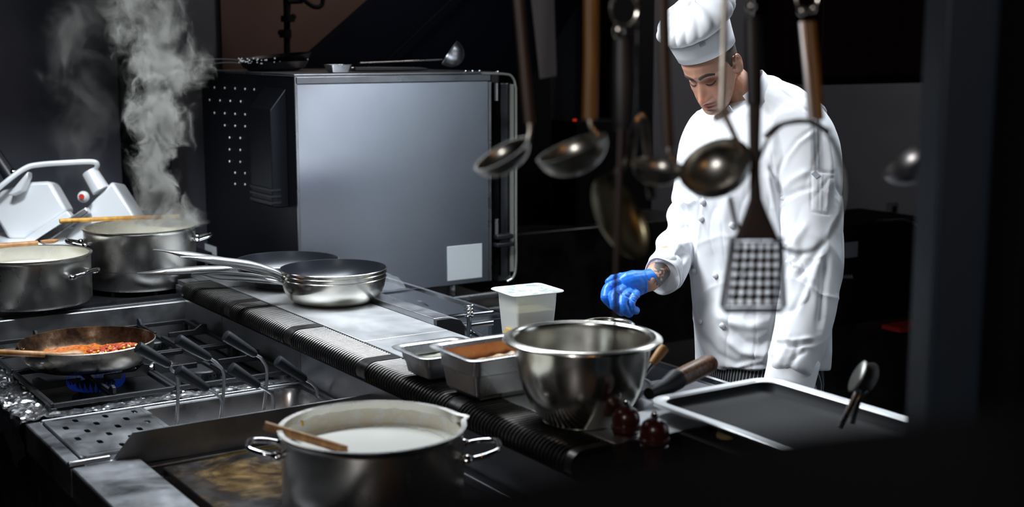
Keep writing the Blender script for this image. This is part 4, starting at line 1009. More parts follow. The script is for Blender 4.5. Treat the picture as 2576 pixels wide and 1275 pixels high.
# fork-like long skewer with black handle
t = thing('carving_fork', 'hanging tool with thick black handle and long thin rod', 'fork', tuple(P(1570, -40, DU)), 'utensils hanging from the rail')
build('handle', MB().tube([P(1562, 70, DU), P(1568, 110, DU), P(1570, 200, DU), P(1568, 300, DU), P(1566, 330, DU)], [(.006, .009), (.007, .014), (.008, .0165), (.008, .015), (.006, .010)], 16, up=tuple(-Fv)), 'black_plastic', t)
build('rod', MB().tube([P(1563, 325, DU-.01), P(1556, 500, DU-.01), P(1549, 690, DU-.01), P(1546, 880, DU-.01)], [(.0015, .0045), (.0015, .0042), (.0015, .0036), (.001, .002)], 10, up=tuple(-Fv)), 'rod_dark', t)
b = MB(); hook_ring(b, 1570, 22, .017); b.ball(P(1556, 78, DU-.006), (.008, .008, .011), 12); build('ring', b, 'steel_mirror', t)
t = thing('skimmer', 'tarnished oval skimmer hanging low beside the thin rod', 'skimmer', tuple(P(1610, 280, DU+.04)), 'utensils hanging from the rail')
ax_ = (Rv*.55-Fv*.7+Uv*.25).normalized(); q = Vector((0, 0, 1)).rotation_difference(ax_).to_matrix()
b = MB().lathe(cup(1, .35), (0, 0, 0), 48); mj = (P(1625, 640, DU+.04)-P(1500, 440, DU+.04)).normalized(); mj = (mj-ax_*mj.dot(ax_)).normalized(); mn = ax_.cross(mj); c = P(1562, 545, DU+.04)
b.v = [c+mj*v.x*px2m(118)+mn*v.y*px2m(78)+ax_*v.z*.05 for v in b.v]; M['brass'] = steel('tarnished_tin', (.34, .31, .20), .32, 0, .5, (.2, .16, .08), 20, .15); build('bowl', b, 'brass', t)
b = MB(); b.tube(bez([P(1530, 450, DU+.04), P(1582, 400, DU+.03), P(1592, 320, DU+.02), P(1603, 288, DU+.02), P(1620, 300, DU+.02), P(1628, 360, DU+.03), P(1640, 500, DU+.04)], 6), [(.002, .006)]*37, 10, up=tuple(-Fv)); build('handle', b, 'steel_mirror', t)
b = MB(); b.tube([P(1603, 288, DU+.02), P(1603, -40, DU+.02)], .0012, 6); build('hook', b, 'steel_dull', t)
# slotted turner
t = thing('slotted_turner', 'hanging turner with black handle and perforated square head in front of the cook jacket', 'turner', tuple(P(1893, -40, DU)), 'utensils hanging from the rail')
build('handle', MB().tube([P(1893, 40, DU), P(1894, 60, DU), P(1896, 160, DU), P(1898, 262, DU)], [(.004, .009), (.005, .0108), (.006, .0115), (.005, .0105)], 14, up=tuple(-Fv)), 'black_plastic', t)
b = MB(); b.ball(P(1889, 16, DU), (.007, .007, .007), 14); b.tube([P(1890, 40, DU), P(1889, -40, DU)], .002, 8); build('hook', b, 'steel_mirror', t)
nk = [(1899, 262, 17), (1898, 350, 15), (1899, 440, 13), (1901, 500, 16), (1902, 540, 30), (1903, 575, 45), (1903, 603, 58)]
build('neck', MB().tube([P(x, y, DU) for x, y, _ in nk], [(.0012, px2m(w_)) for *_, w_ in nk], 12, up=tuple(-Fv)), 'utensil_dark', t)
b = MB(); slotted(b, -1, 1, -1, 1, 0, {(i, j) for i in range(6) for j in range(7)}, 6, 7, (.56, .54))
def headpt(u, v):
    wl = 1842+(1817-1842)*(1-(v+1)/2); wr = 1966+(1972-1966)*(1-(v+1)/2); yy = 600+178*(1-(v+1)/2)
    return P(wl+(wr-wl)*(u+1)/2, yy, DU)
b.v = [headpt(p.x*.9, p.y*.9) for p in b.v]
build('head', b, 'utensil_dark', t, solid=.0015, smooth=False)
fr_ = [headpt(-1, 1), headpt(1, 1), headpt(1.02, -.9), headpt(.9, -1.03), headpt(-.9, -1.03), headpt(-1.02, -.9)]
build('rim', MB().tube(fr_, .0035, 8, closed=True), 'utensil_dark', t)
b = MB(); b.tube([P(1836, 495, DU+.02), P(1850, 560, DU+.015), P(1880, 600, DU)], .003, 8); build('brace', b, 'steel_dark', t)
# round strainer loop
t = thing('wire_strainer', 'hanging round wire strainer ring with half wooden handle in front of the cook sleeve', 'strainer', tuple(P(2035, -40, DU)), 'utensils hanging from the rail')
c = (2012, 468); rg = [P(c[0]+112*math.cos(g), c[1]+166*math.sin(g), DU+.03) for g in [2*PI*k/56 for k in range(56)]]
build('ring', MB().tube(rg, .0024, 8, closed=True), 'steel_dull', t)
build('steel_tang', MB().tube([P(2020, 55, DU), P(2032, 180, DU), P(2043, 300, DU)], [(.002, .0062)]*3, 8, up=tuple(-Fv)), 'steel', t)
build('wooden_scale', MB().tube([P(2040, 55, DU), P(2052, 180, DU), P(2062, 302, DU)], [(.004, .0062)]*3, 10, up=tuple(-Fv)), 'wood_orange', t)
b = MB()
for dx in (-9, 0, 9): b.tube([P(2052+dx, 300, DU+.02), P(2056+dx, 430, DU+.03)], .0016, 6)
b.tube(bez([P(1925, 345, DU+.03), P(1960, 315, DU+.02), P(2030, 305, DU+.01), P(2085, 330, DU+.03)], 5), .0035, 8)
build('brace', b, 'steel_dull', t)
b = MB(); hook_ring(b, 2030, -5, .014); b.ball(P(2017, 28, DU), (.007, .007, .007), 12); b.ball(P(2045, 22, DU), (.005, .005, .006), 12); build('hook', b, 'steel_mirror', t)
t = thing('cleaver', 'dull grey cleaver blade hanging beside the dark brown ladle handle', 'cleaver', tuple(P(1370, -40, DU+.25)))
n4 = [P(1330, -60, 2.2), P(1392, -60, 2.2), P(1400, 190, 2.2), P(1358, 198, 2.2)]
b = MB().add(n4+[p+Fv*.003 for p in n4], [(0, 1, 2, 3), (7, 6, 5, 4), (0, 4, 5, 1), (1, 5, 6, 2), (2, 6, 7, 3), (3, 7, 4, 0)]); M['blade'] = mat('dull_blade', (.16, .16, .18), .2, .6); build('blade', b, 'blade', t)
#@@CHEF
# ------------------------------------------------------------------ the cook
HM = Matrix(((-.1456, -.8101, -.5680), (.9891, -.1057, -.1029), (.0233, -.5767, .8166))) @ Matrix.Rotation(math.radians(9), 3, 'Z')
HT = P(1794, 170.5, 3.66); HS = .909
def hl(x, y, z): return HT + HM @ Vector((x, y, z))*HS
GB = Vector((-.978, -.208, 0)); SB = Vector((-.208, .978, 0))      # body forward, body right
def remesh(mb, voxel, it, name='tmp'):
    me = bpy.data.meshes.new(name); me.from_pydata([tuple(v) for v in mb.v], [], mb.f); me.update()
    bm = bmesh.new(); bm.from_mesh(me); bmesh.ops.recalc_face_normals(bm, faces=bm.faces); bm.to_mesh(me); bm.free()
    o = bpy.data.objects.new(name, me); COL.objects.link(o)
    r = o.modifiers.new('r', 'REMESH'); r.mode = 'VOXEL'; r.voxel_size = voxel; r.adaptivity = 0
    if it:
        s = o.modifiers.new('s', 'SMOOTH'); s.iterations = it; s.factor = .5
    bpy.context.view_layer.update()
    dg = bpy.context.evaluated_depsgraph_get(); m2 = bpy.data.meshes.new_from_object(o.evaluated_get(dg))
    bpy.data.objects.remove(o); bpy.data.meshes.remove(me); return m2
def mverts(me):
    a = np.empty(len(me.vertices)*3); me.vertices.foreach_get('co', a); return a.reshape(-1, 3)
def mnorm(me):
    a = np.empty(len(me.vertices)*3); me.vertices.foreach_get('normal', a); return a.reshape(-1, 3)
def setverts(me, v): me.vertices.foreach_set('co', v.reshape(-1)); me.update()
def projn(v):
    d = v-np.array(Cv); k = d @ np.array(Fv); return 1288+FPX*(d @ np.array(Rv))/k, 637.5-FPX*(d @ np.array(Uv))/k, k
def sm(a, lo, hi): t = np.clip((a-lo)/(hi-lo), 0, 1); return t*t*(3-2*t)
def strokes(me, lst, passes=1):
    v = mverts(me); n = mnorm(me); X, Y, K = projn(v); fac = sm(-(n @ np.array(Fv)), .0, .35); D = np.zeros(len(v))
    for pl, wd, amp in lst:
        best = np.full(len(v), 1e9); par = np.zeros(len(v)); tot = len(pl)-1
        for i in range(tot):
            ax, ay = pl[i]; bx, by = pl[i+1]; L2 = (bx-ax)**2+(by-ay)**2
            t = np.clip(((X-ax)*(bx-ax)+(Y-ay)*(by-ay))/L2, 0, 1); d = np.hypot(X-ax-t*(bx-ax), Y-ay-t*(by-ay))
            u = d < best; best = np.where(u, d, best); par = np.where(u, (i+t)/tot, par)
        taper = np.clip(np.minimum(par, 1-par)*5+.25, 0, 1)
        D += amp*np.exp(-(best/wd)**2)*taper
    v += n*(D*fac)[:, None]; setverts(me, v)
def vnoise(v, sc, seed):
    return np.array([noise.noise(Vector((p[0]*sc[0]+seed, p[1]*sc[1], p[2]*sc[2]))) for p in v])
def finish(name, me, material, parent, auto=None):
    off = rootof(parent).location; v = mverts(me)-np.array(off); setverts(me, v)
    me.shade_smooth(); me.materials.clear(); me.materials.append(M[material])
    o = bpy.data.objects.new(name, me); COL.objects.link(o); o.parent = parent; return o
# --- head surface
zs = [-.118, -.112, -.100, -.085, -.070, -.050, -.030, -.010, .012, .035, .060, .085, .105, .118, .125]
fy = [.070, .088, .097, .096, .0965, .095, .091, .089, .0865, .0985, .0975, .088, .068, .040, .010]
by = [.045, .020, .004, -.010, -.025, -.045, -.065, -.083, -.092, -.098, -.099, -.092, -.075, -.050, -.012]
wx = [.012, .028, .041, .050, .056, .062, .066, .070, .0725, .074, .075, .070, .056, .036, .010]
def head_grid(nz=110, na=128, infl=0):
    pts = []; Z = np.linspace(zs[0], zs[-1], nz)
    for z in Z:
        f = np.interp(z, zs, fy); b_ = np.interp(z, zs, by); wd = np.interp(z, zs, wx); mid = b_+(f-b_)*.50
        for k in range(na):
            a = 2*PI*k/na; s_, c_ = math.sin(a), math.cos(a)
            p = .80 if c_ > 0 and z < .03 else .93
            x = wd*math.copysign(abs(s_)**p, s_); y = mid+(f-mid if c_ > 0 else mid-b_)*math.copysign(abs(c_)**.98, c_)
            g = lambda x0, z0, sx, sz: math.exp(-((x-x0)/sx)**2-((z-z0)/sz)**2)
            if y > .03:
                # nose
                if z > -.05: na_ = max(0, min(1, (.026-z)/.062)); amp = .005+.024*na_**1.25; sx = .0085+.0055*na_
                else: na_ = 1; amp = .029*math.exp(-((z+.05)/.0065)**2); sx = .014
                if z > .03: amp *= math.exp(-((z-.03)/.015)**2)
                y += amp*math.exp(-(x/sx)**2)
                for s2 in (-1, 1):
                    y += .0095*g(s2*.0155, -.0445, .0065, .0075)
                    y -= .0125*g(s2*.031, .010, .018, .0125)
                    y += .0085*g(s2*.032, .004, .0125, .0085)
                    y -= .0025*g(s2*.032, -.0055, .014, .003)
                    y += .0045*g(s2*.030, .031, .022, .008)
                    y += .004*g(s2*.048, -.018, .018, .016)
                    y -= .004*g(s2*.030, -.062, .008, .018)
                y += .0075*g(0, -.0665, .021, .0042)+.0085*g(0, -.0775, .017, .0050)-.0050*g(0, -.0717, .024, .0020)
                y -= .0050*g(0, -.088, .02, .0055); y += .006*g(0, -.102, .017, .010); y -= .002*g(0, -.057, .004, .006)
            pts.append((x*(1+infl), y*(1+infl) if infl else y, z))
    fs = [(i*na+k, i*na+(k+1) % na, (i+1)*na+(k+1) % na, (i+1)*na+k) for i in range(nz-1) for k in range(na)]
    return pts, fs, nz, na
pts, fs, nz, na = head_grid()
body = MB(); body.add([hl(*p) for p in pts], fs+[tuple(range(na)), tuple((nz-1)*na+k for k in range(na))])
for s2 in (-1, 1):      # ears
    rot = HM @ Matrix.Rotation(s2*.35, 3, 'Z') @ Matrix.Rotation(-.15, 3, 'X')
    body.ball(hl(s2*.0765, -.014, -.004), (.0065, .0175, .029), 20, rot)
    e = [hl(s2*(.079+.004*math.cos(g*.5)), -.016+.017*math.sin(g), .002+.027*math.cos(g)) for g in [PI*1.2*k/14-2.6 for k in range(15)]]
    body.tube(e, .0038, 8)
    body.ball(hl(s2*.076, .000, -.004), (.006, .006, .008), 10)
    body.ball(hl(s2*.075, -.008, -.03), (.005, .007, .008), 10)
neck0 = P(1905, 268, 3.71)
body.tube([neck0-Vector((0, 0, .06)), neck0, hl(0, -.045, -.085), hl(0, -.030, -.03)], [(.056, .056), (.055, .055), (.054, .052), (.05, .05)], 28, up=tuple(SB))
shF, shN = P(1770, 335, 3.83), P(2030, 335, 3.57)
def torso_secs(d=0):
    return [P(1918, 930, 3.75), P(1912, 700, 3.745), P(1893, 450, 3.71), P(1905, 355, 3.74), P(1916, 300, 3.75), P(1915, 262, 3.74)]
ts = torso_secs()
body.tube(ts, [(.165, .115), (.160, .115), (.175, .105), (.15, .08), (.10, .06), (.055, .05)], 36, up=tuple(SB))
elF, wrF = P(1730, 572, 3.84), P(1642, 702, 3.605)
elN, wrN = P(2045, 625, 3.48), P(1985, 965, 3.31)
body.tube(bez([shF, shF*.5+elF*.5, elF], 5), [.048]*5+[.044]*5+[.040], 20); body.tube(bez([elF, elF*.5+wrF*.5, wrF, P(1612, 712, 3.585)], 5), [.042, .041, .04, .039, .038, .037, .036, .034, .032, .030, .028, .027, .026, .026, .027, .03], 20)
body.tube(bez([shN, shN*.5+elN*.5, elN], 5), [.048]*5+[.044]*5+[.040], 20); body.tube(bez([elN, elN*.5+wrN*.5, wrN], 5), [.04]*5+[.034]*5+[.027], 20)
def hand(b, pal, fingers, k=1.0):
    b.tube([P(*q[:3]) for q in pal], [(q[3]*k, q[4]*k) for q in pal], 20, up=tuple(Uv))
    for f in fingers:
        pp = [P(*q[:3]) for q in f]; r0 = f[0][3]*k; r1 = f[-1][3]*k
        c_ = bez(pp, 5); n = len(c_); b.tube(c_, [r0+(r1-r0)*i/(n-1) for i in range(n)], 14); b.ball(c_[-1], r1, 12)
        for j in range(1, len(pp)-1): b.ball(pp[j], (r0*(1-j/4)+r1*j/4)*1.08, 12)
PAL = [(1640, 703, 3.60, .027, .026), (1618, 708, 3.59, .031, .029), (1596, 714, 3.575, .037, .030), (1574, 719, 3.56, .036, .027), (1558, 722, 3.55, .027, .020)]
FIN = [[(1590, 694, 3.61, .015), (1562, 699, 3.605, .014), (1543, 702, 3.59, .013), (1531, 709, 3.575, .0105)],
       [(1560, 712, 3.55, .0145), (1531, 724, 3.53, .0145), (1524, 748, 3.51, .0135), (1541, 768, 3.52, .012)],
       [(1568, 728, 3.54, .0145), (1546, 742, 3.50, .014), (1547, 768, 3.485, .013), (1564, 784, 3.51, .012)],
       [(1584, 736, 3.54, .014), (1567, 754, 3.495, .0135), (1569, 776, 3.485, .0125), (1583, 788, 3.51, .0115)],
       [(1600, 738, 3.545, .013), (1588, 757, 3.505, .012), (1589, 776, 3.50, .0115), (1600, 781, 3.52, .0105)]]
hand(body, PAL, FIN, .74)
PN = [(1985, 965, 3.31, .022, .03), (1980, 1000, 3.29, .024, .038), (1974, 1030, 3.27, .02, .04)]
FN = [[(1990, 1000, 3.29, .013), (2005, 1030, 3.27, .012), (2000, 1050, 3.26, .011)]]+[[(1952+i*15, 1030, 3.27, .011), (1946+i*15, 1062, 3.255, .0105), (1948+i*15, 1085, 3.27, .009)] for i in range(4)]
hand(body, PN, FN)
hipc = P(1918, 930, 3.75); legs = []
for s2 in (-1, 1):
    h_ = hipc+SB*s2*.09-Vector((0, 0, .05)); kn = Vector((h_.x, h_.y, .48))+SB*s2*.02+GB*.04; an = Vector((h_.x, h_.y, .09))+SB*s2*.03
    legs.append((h_, kn, an)); body.tube([h_, kn, an], [.08, .058, .04], 20); body.ball(an+GB*.06-Vector((0, 0, .05)), (.12, .045, .035), 16, Matrix.Rotation(math.atan2(GB.y, GB.x), 3, 'Z'))
me = remesh(body, .0023, 2)
# skin tones
v = mverts(me); loc = (np.linalg.inv(np.array(HM)) @ (v-np.array(HT)).T).T/HS; x, y, z = loc[:, 0], loc[:, 1], loc[:, 2]
col = np.tile(np.array([.56, .295, .195]), (len(v), 1))
def blend(c, wgt): 
    global col
    col = col*(1-wgt[:, None])+np.array(c)*wgt[:, None]
isf = (y > .0) & (np.abs(z) < .14) & (np.abs(x) < .1)
nn = np.array([noise.noise(Vector(p)*90) for p in v[isf]]) if isf.any() else 0
tmp = np.zeros(len(v)); tmp[isf] = nn
st_ = sm(-z, .045, .07)*sm(y, .0, .03)*isf; st_ = np.maximum(st_, sm(-z, -.01, .05)*sm(np.abs(x), .045, .06)*isf*.9)
blend((.33, .215, .155), np.clip(st_*(.75+.5*tmp), 0, 1))
blend((.62, .25, .175), np.exp(-(x/.017)**2-((z+.038)/.014)**2)*(y > .09)*.7)
blend((.62, .28, .19), (np.exp(-((np.abs(x)-.045)/.02)**2-((z+.025)/.02)**2))*(y > .04)*.6)
lip = np.exp(-(x/.024)**4)*(sm(z, -.0855, -.0825)*(1-sm(z, -.0635+.0, -.0605)))*(y > .088)
blend((.42, .13, .11), lip*.9)
blend((.20, .075, .055), np.exp(-(x/.027)**4-((z+.0717)/.0016)**2)*(y > .085)*.9)
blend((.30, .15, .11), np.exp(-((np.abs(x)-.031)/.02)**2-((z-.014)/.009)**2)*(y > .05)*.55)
d_ = v-np.array(P(1655, 712, 3.62)); ta = (np.abs(d_).max(1) < .06)
tn_ = np.zeros(len(v)); tn_[ta] = [noise.noise(Vector((p[0]*60, p[1]*60, p[2]*45)))+.6*noise.noise(Vector(p)*130) for p in v[ta]]
X_, Y_, _ = projn(v); tw = sm(X_, 1640, 1650)*sm(tn_+.28*sm(X_, 1640, 1665), -.02, .06)*ta
blend((.05, .062, .07), tw*.92)
ca = me.color_attributes.new('tone', 'FLOAT_COLOR', 'POINT'); ca.data.foreach_set('color', np.hstack([col, np.ones((len(v), 1))]).reshape(-1).astype(np.float32))
m = M['skin']; at_ = N(m, 'ShaderNodeAttribute'); at_.attribute_name = 'tone'; L(m, at_.outputs['Color'], bs(m).inputs['Base Color'])
ck = thing('person', 'cook in white chef jacket and hat with blue glove, bent over the counter', 'person', (hipc.x, hipc.y, 0))
bv = BVHTree.FromPolygons([Vector(p) for p in v], [tuple(p.vertices) for p in me.polygons])
bo = finish('body', me, 'skin', ck)
def onface(x, z, out=.0006):
    o = hl(x, .25, z); d = -(HM @ Vector((0, 1, 0))); hit = bv.ray_cast(o, d)
    return (hit[0]-d*out) if hit[0] else hl(x, .09, z)
for s2 in (-1, 1):
    b = MB(); pp = [onface(s2*x_, z_, .0012) for x_, z_ in ((.010, .026), (.018, .0315), (.028, .035), (.038, .035), (.047, .030), (.052, .025))]
    b.tube(bez(pp, 4), [(.0016+.0012*math.sin(PI*min(1, i/12)), .0022+.0026*math.sin(PI*(.25+.7*i/20))) for i in range(21)], 8, up=tuple(HM @ Vector((0, 1, 0)))); build('eyebrow', b, 'hair', ck)
    b = MB(); pp = [onface(s2*x_, z_, .001) for x_, z_ in ((.017, .0005), (.024, -.0035), (.032, -.005), (.040, -.003), (.046, .0015))]
    b.tube(bez(pp, 4), [.0006, .0011, .0014, .0015, .0015, .0015, .0015, .0015, .0015, .0015, .0015, .0015, .0015, .0014, .0013, .0012, .0008], 8)
    for p in bez(pp, 3)[2:]: b.tube([p, p+HM @ Vector((s2*.002, .005, -.0045))], [.0004, .0001], 4)
    build('eyelashes', b, 'hair', ck)
# hair: closely cropped shell seen below the hat band
pts2, fs2, nz, na = head_grid(200, 200)
keep = []
for f in fs2:
    cx_ = sum(pts2[i][0] for i in f)/4; cy_ = sum(pts2[i][1] for i in f)/4; cz_ = sum(pts2[i][2] for i in f)/4
    low = float(np.interp(cy_, [-.1, -.034, -.022, -.010, -.004, .010, .020, .034], [-.03, -.02, .03, .03, .004, .006, .028, .045]))+.003*noise.noise(Vector((cy_*400, cz_*60, 0)))
    if cy_ < .034+.003*noise.noise(Vector((cz_*300, 2, 0))) and cz_ > low and cz_ < .09: keep.append(f)
b = MB(); b.add([hl(p[0]*1.025, p[1]*1.025 if p[1] < 0 else p[1], p[2]) for p in pts2], keep); build('hair', b, 'hair', ck, solid=.002)
# --- hat
rot = HM
hc = (0, .000, .092)
def hatmod(a, z): return 1
b = MB(); K = 128; prof = [(0, .0), (.003, .028), (.007, .058), (.010, .088)]
vs = []
for (dr, zz) in prof:
    for k in range(K):
        a = 2*PI*k/K; rx, ry = .0825+dr, .1035+dr; zt = zz+.020*math.cos(a)*(1-zz/.12)   # front a=0 higher
        vs.append(hl(rx*math.sin(a), -.003+ry*math.cos(a), hc[2]-.030+zt+.004*math.sin(a*2)*0))
fs = [(i*K+k, i*K+(k+1) % K, (i+1)*K+(k+1) % K, (i+1)*K+k) for i in range(len(prof)-1) for k in range(K)]
b.add(vs, fs); hat = build('chef_hat', b, 'hatcloth', ck, solid=.002, label='white chef hat')
b = MB()
vs = []
for (dr, zz) in ((.0012, .009), (.0012, .011)): pass
puff = [(.0095, .086), (.018, .090), (.030, .100), (.034, .113), (.030, .128), (.016, .142), (-.012, .154), (-.045, .160), (-.08, .163)]
for (dr, zz) in puff:
    for k in range(K):
        a = 2*PI*k/K; pl = abs(math.sin(a*9+.8*math.sin(a*3)))**.6; am = .012*math.sin(PI*min(1, (zz-.084)/.06))
        n3 = noise.noise(Vector((math.cos(a)*3, math.sin(a)*3, zz*20)))
        rx, ry = .0825+dr+am*(pl-.5)+.007*n3, .1035+dr+am*(pl-.5)+.007*n3
        rx = max(rx, .003); ry = max(ry, .02)
        lean = (zz-.086)*.35
        vs.append(hl(rx*math.sin(a)-lean*.4, -.003+ry*math.cos(a)-lean, hc[2]-.030+zz+.014*math.cos(a)*.2+.006*n3))
fs = [(i*K+k, i*K+(k+1) % K, (i+1)*K+(k+1) % K, (i+1)*K+k) for i in range(len(puff)-1) for k in range(K)]+[tuple((len(puff)-1)*K+k for k in range(K))]
b.add(vs, fs); build('puffed_crown', b, 'hatcloth', hat, ang=80, subsurf=1)
def onhat(a, zz, out=.002): return hl((.0825+.010+out)*math.sin(a), -.003+(.1035+.010+out)*math.cos(a), hc[2]-.030+zz+.02*math.cos(a)*.3)
b = MB(); aa = [-.62, -.80]; q = [onhat(aa[0], .068), onhat(aa[1], .068), onhat(aa[1], .080), onhat(aa[0], .080)]; b.add(q, [(0, 1, 2, 3)]); M['hat_tab'] = mat('grey_tab', (.33, .36, .4), 0, .7); build('tab', b, 'hat_tab', hat, solid=.001, label='small grey tab')
# --- jacket
jk = MB()
J = [(1917, 925, 3.75, .198, .160), (1917, 890, 3.75, .200, .162), (1914, 800, 3.74, .205, .166), (1911, 700, 3.735, .208, .166), (1902, 570, 3.71, .215, .162), (1888, 450, 3.69, .218, .150), (1893, 370, 3.70, .200, .125), (1908, 305, 3.725, .170, .100), (1917, 262, 3.735, .130, .084), (1913, 232, 3.72, .082, .070), (1908, 214, 3.71, .060, .056)]
pc_ = bez([P(*j[:3]) for j in J], 4); rad = []
for i in range(len(pc_)):
    u = min(i/4, len(J)-1.0001); k = int(u); f = u-k; rad.append((J[k][3]*(1-f)+J[k+1][3]*f, J[k][4]*(1-f)+J[k+1][4]*f))
jk.tube(pc_, rad, 72, up=tuple(SB))
sF = [(1782, 326, 3.835, .066), (1764, 372, 3.845, .068), (1748, 470, 3.86, .063), (1728, 566, 3.845, .060), (1700, 632, 3.74, .056), (1672, 692, 3.645, .052)]
sN = [(2015, 318, 3.58, .080), (2036, 370, 3.555, .083), (2042, 480, 3.52, .083), (2046, 600, 3.485, .080), (2042, 680, 3.45, .077), (2026, 790, 3.395, .070), (2003, 890, 3.345, .062), (1988, 948, 3.315, .056)]
for sl_ in (sF, sN):
    pp = bez([P(*q[:3]) for q in sl_], 6); n = len(sl_)-1
    rr_ = []
    for i in range(len(pp)):
        u = min(i/6, n-.0001); k = int(u); rr_.append(sl_[k][3]*(1-(u-k))+sl_[k+1][3]*(u-k))
    jk.tube(pp, rr_, 40); jk.ball(pp[0], rr_[0], 24)
# trapezius / upper back bridge
for (q0, q1) in (((1920, 262, 3.70), (2030, 320, 3.59)), ((1905, 268, 3.73), (1792, 322, 3.83))):
    a_, c_ = P(*q0), P(*q1); jk.tube([a_, a_*.5+c_*.5+Vector((0, 0, .010)), c_], [.078, .078, .076] if q0[0] == 1920 else [.072, .070, .068], 28)
jk.tube([P(1925, 225, 3.72), P(1950, 300, 3.74), P(1955, 420, 3.76)], [.05, .085, .10], 28)
me = remesh(jk, .0045, 6)
v = mverts(me); n = mnorm(me); X_, Y_, K_ = projn(v)
n1 = vnoise(v, (7, 7, 4), 1); n2 = vnoise(v, (16, 16, 7), 5)
rid = 1-np.abs(vnoise(v, (9, 9, 3.2), 11))*2.2
cr1 = np.exp(-np.abs(vnoise(v+.05*n1[:, None], (10, 10, 3.6), 31))/.045); cr2 = np.exp(-np.abs(vnoise(v, (6, 6, 9), 57))/.05)
# elbow compression folds on the raised sleeve
fsl = sm(-(X_-1745), 0, 25)*sm(Y_, 470, 520)*(1-sm(Y_, 640, 680))
fd = np.sin((Y_*.9+X_*.55)*.135+3*n2)*fsl*.0065
v = v+n*(n1*.008+n2*.0032+np.clip(rid, 0, 1)*.0035*sm(Y_, 300, 500)-cr1*.0030+cr2*.0022*sm(Y_, 380, 600)+fd)[:, None]; setverts(me, v)
FO = [([(1962, 425), (1957, 460), (1966, 520), (1972, 600), (1978, 655), (1962, 720), (1950, 800), (1938, 880), (1925, 955)], 7, -.012),
      ([(2046, 322), (2005, 352), (1975, 390), (1958, 432)], 5, -.004), ([(2052, 330), (2012, 360), (1984, 398), (1968, 440)], 6, .004),
      ([(1935, 415), (1950, 450), (1962, 490)], 7, -.010), ([(1932, 418), (1940, 480), (1958, 560), (1970, 600)], 8, .008),
      ([(1965, 480), (1995, 452), (2035, 430)], 9, .007), ([(1967, 500), (2010, 480), (2045, 470)], 7, -.006),
      ([(1975, 640), (2000, 615), (2030, 560)], 9, .006), ([(1985, 672), (2002, 660), (2020, 632)], 7, -.008), ([(1986, 650), (1998, 668), (2012, 676), (2004, 690)], 6, .008),
      ([(2000, 700), (2040, 660), (2075, 600)], 9, -.006), ([(2010, 780), (2045, 700), (2062, 650)], 10, .006), ([(1985, 800), (2020, 740), (2035, 700)], 9, -.005),
      ([(1945, 862), (1990, 870), (2040, 862)], 5, -.005), ([(1945, 852), (1990, 858), (2045, 850)], 6, .004), ([(1990, 905), (2030, 880)], 6, -.004), ([(1950, 930), (1975, 880), (1985, 830)], 8, .005), ([(1975, 945), (2000, 900), (2010, 850)], 8, -.005),
      ([(1805, 292), (1797, 330), (1783, 400), (1768, 470), (1757, 545), (1744, 620), (1738, 700), (1743, 780), (1752, 850), (1772, 900)], 3.2, -.0035),
      ([(1811, 292), (1803, 330), (1790, 400), (1775, 470), (1764, 545), (1751, 620), (1745, 700), (1750, 780), (1759, 850), (1779, 900)], 4, .0028),
      ([(1745, 262), (1732, 310), (1726, 380)], 7, -.005), ([(1760, 262), (1748, 320), (1740, 400)], 6, .005), ([(1778, 280), (1765, 340), (1750, 420)], 6, -.005),
      ([(1830, 820), (1870, 862), (1910, 870), (1950, 842)], 12, -.010), ([(1820, 845), (1868, 885), (1920, 895), (1948, 880)], 11, .009), ([(1800, 790), (1840, 812), (1890, 822), (1945, 800)], 13, .008),
      ([(1762, 840), (1800, 890), (1850, 915), (1920, 905)], 9, -.006), ([(1850, 925), (1890, 912), (1930, 905)], 6, .006), ([(1765, 905), (1800, 925), (1850, 930), (1925, 915)], 4, -.003),
      ([(1715, 440), (1730, 470), (1745, 490)], 8, -.006), ([(1712, 500), (1735, 512), (1752, 500)], 6, .006), ([(1700, 560), (1725, 575), (1735, 600)], 7, -.007), ([(1690, 545), (1712, 555), (1732, 570)], 6, .006),
      ([(1672, 600), (1700, 610), (1725, 632)], 8, .006), ([(1668, 620), (1698, 634), (1722, 655)], 7, -.006),
      ([(1840, 480), (1820, 560), (1835, 640)], 16, .006), ([(1880, 540), (1860, 640), (1880, 720)], 14, -.006), ([(1790, 620), (1800, 700), (1790, 780)], 14, -.005),
      ([(1920, 190), (1960, 225), (2010, 262), (2060, 300)], 4, -.003), ([(1935, 250), (1925, 320), (1928, 400)], 12, -.006), ([(1960, 270), (1945, 330), (1940, 400)], 10, .006),
      ([(2095, 330), (2108, 420), (2106, 520)], 9, -.005), ([(2078, 320), (2090, 400), (2094, 480)], 8, .005), ([(2080, 640), (2070, 740), (2062, 830)], 10, -.010),
      ([(2042, 428), (2098, 436)], 2.5, -.003), ([(2042, 428), (2040, 530)], 2.5, -.003), ([(2040, 532), (2090, 540)], 2.5, -.003), ([(2062, 432), (2060, 530)], 2.0, -.002), ([(2072, 434), (2070, 532)], 2.0, -.002), ([(2085, 440), (2080, 530)], 2.5, .003),
      ([(1862, 690), (1880, 760), (1930, 800)], 14, .006), ([(1998, 560), (2005, 640), (1990, 720)], 10, .006)]
strokes(me, FO)
jv = mverts(me).copy(); jbv = BVHTree.FromPolygons([Vector(p) for p in jv], [tuple(p.vertices) for p in me.polygons])
jo = finish('chef_jacket', me, 'cloth', ck); jo['label'] = 'white double breasted chef jacket'
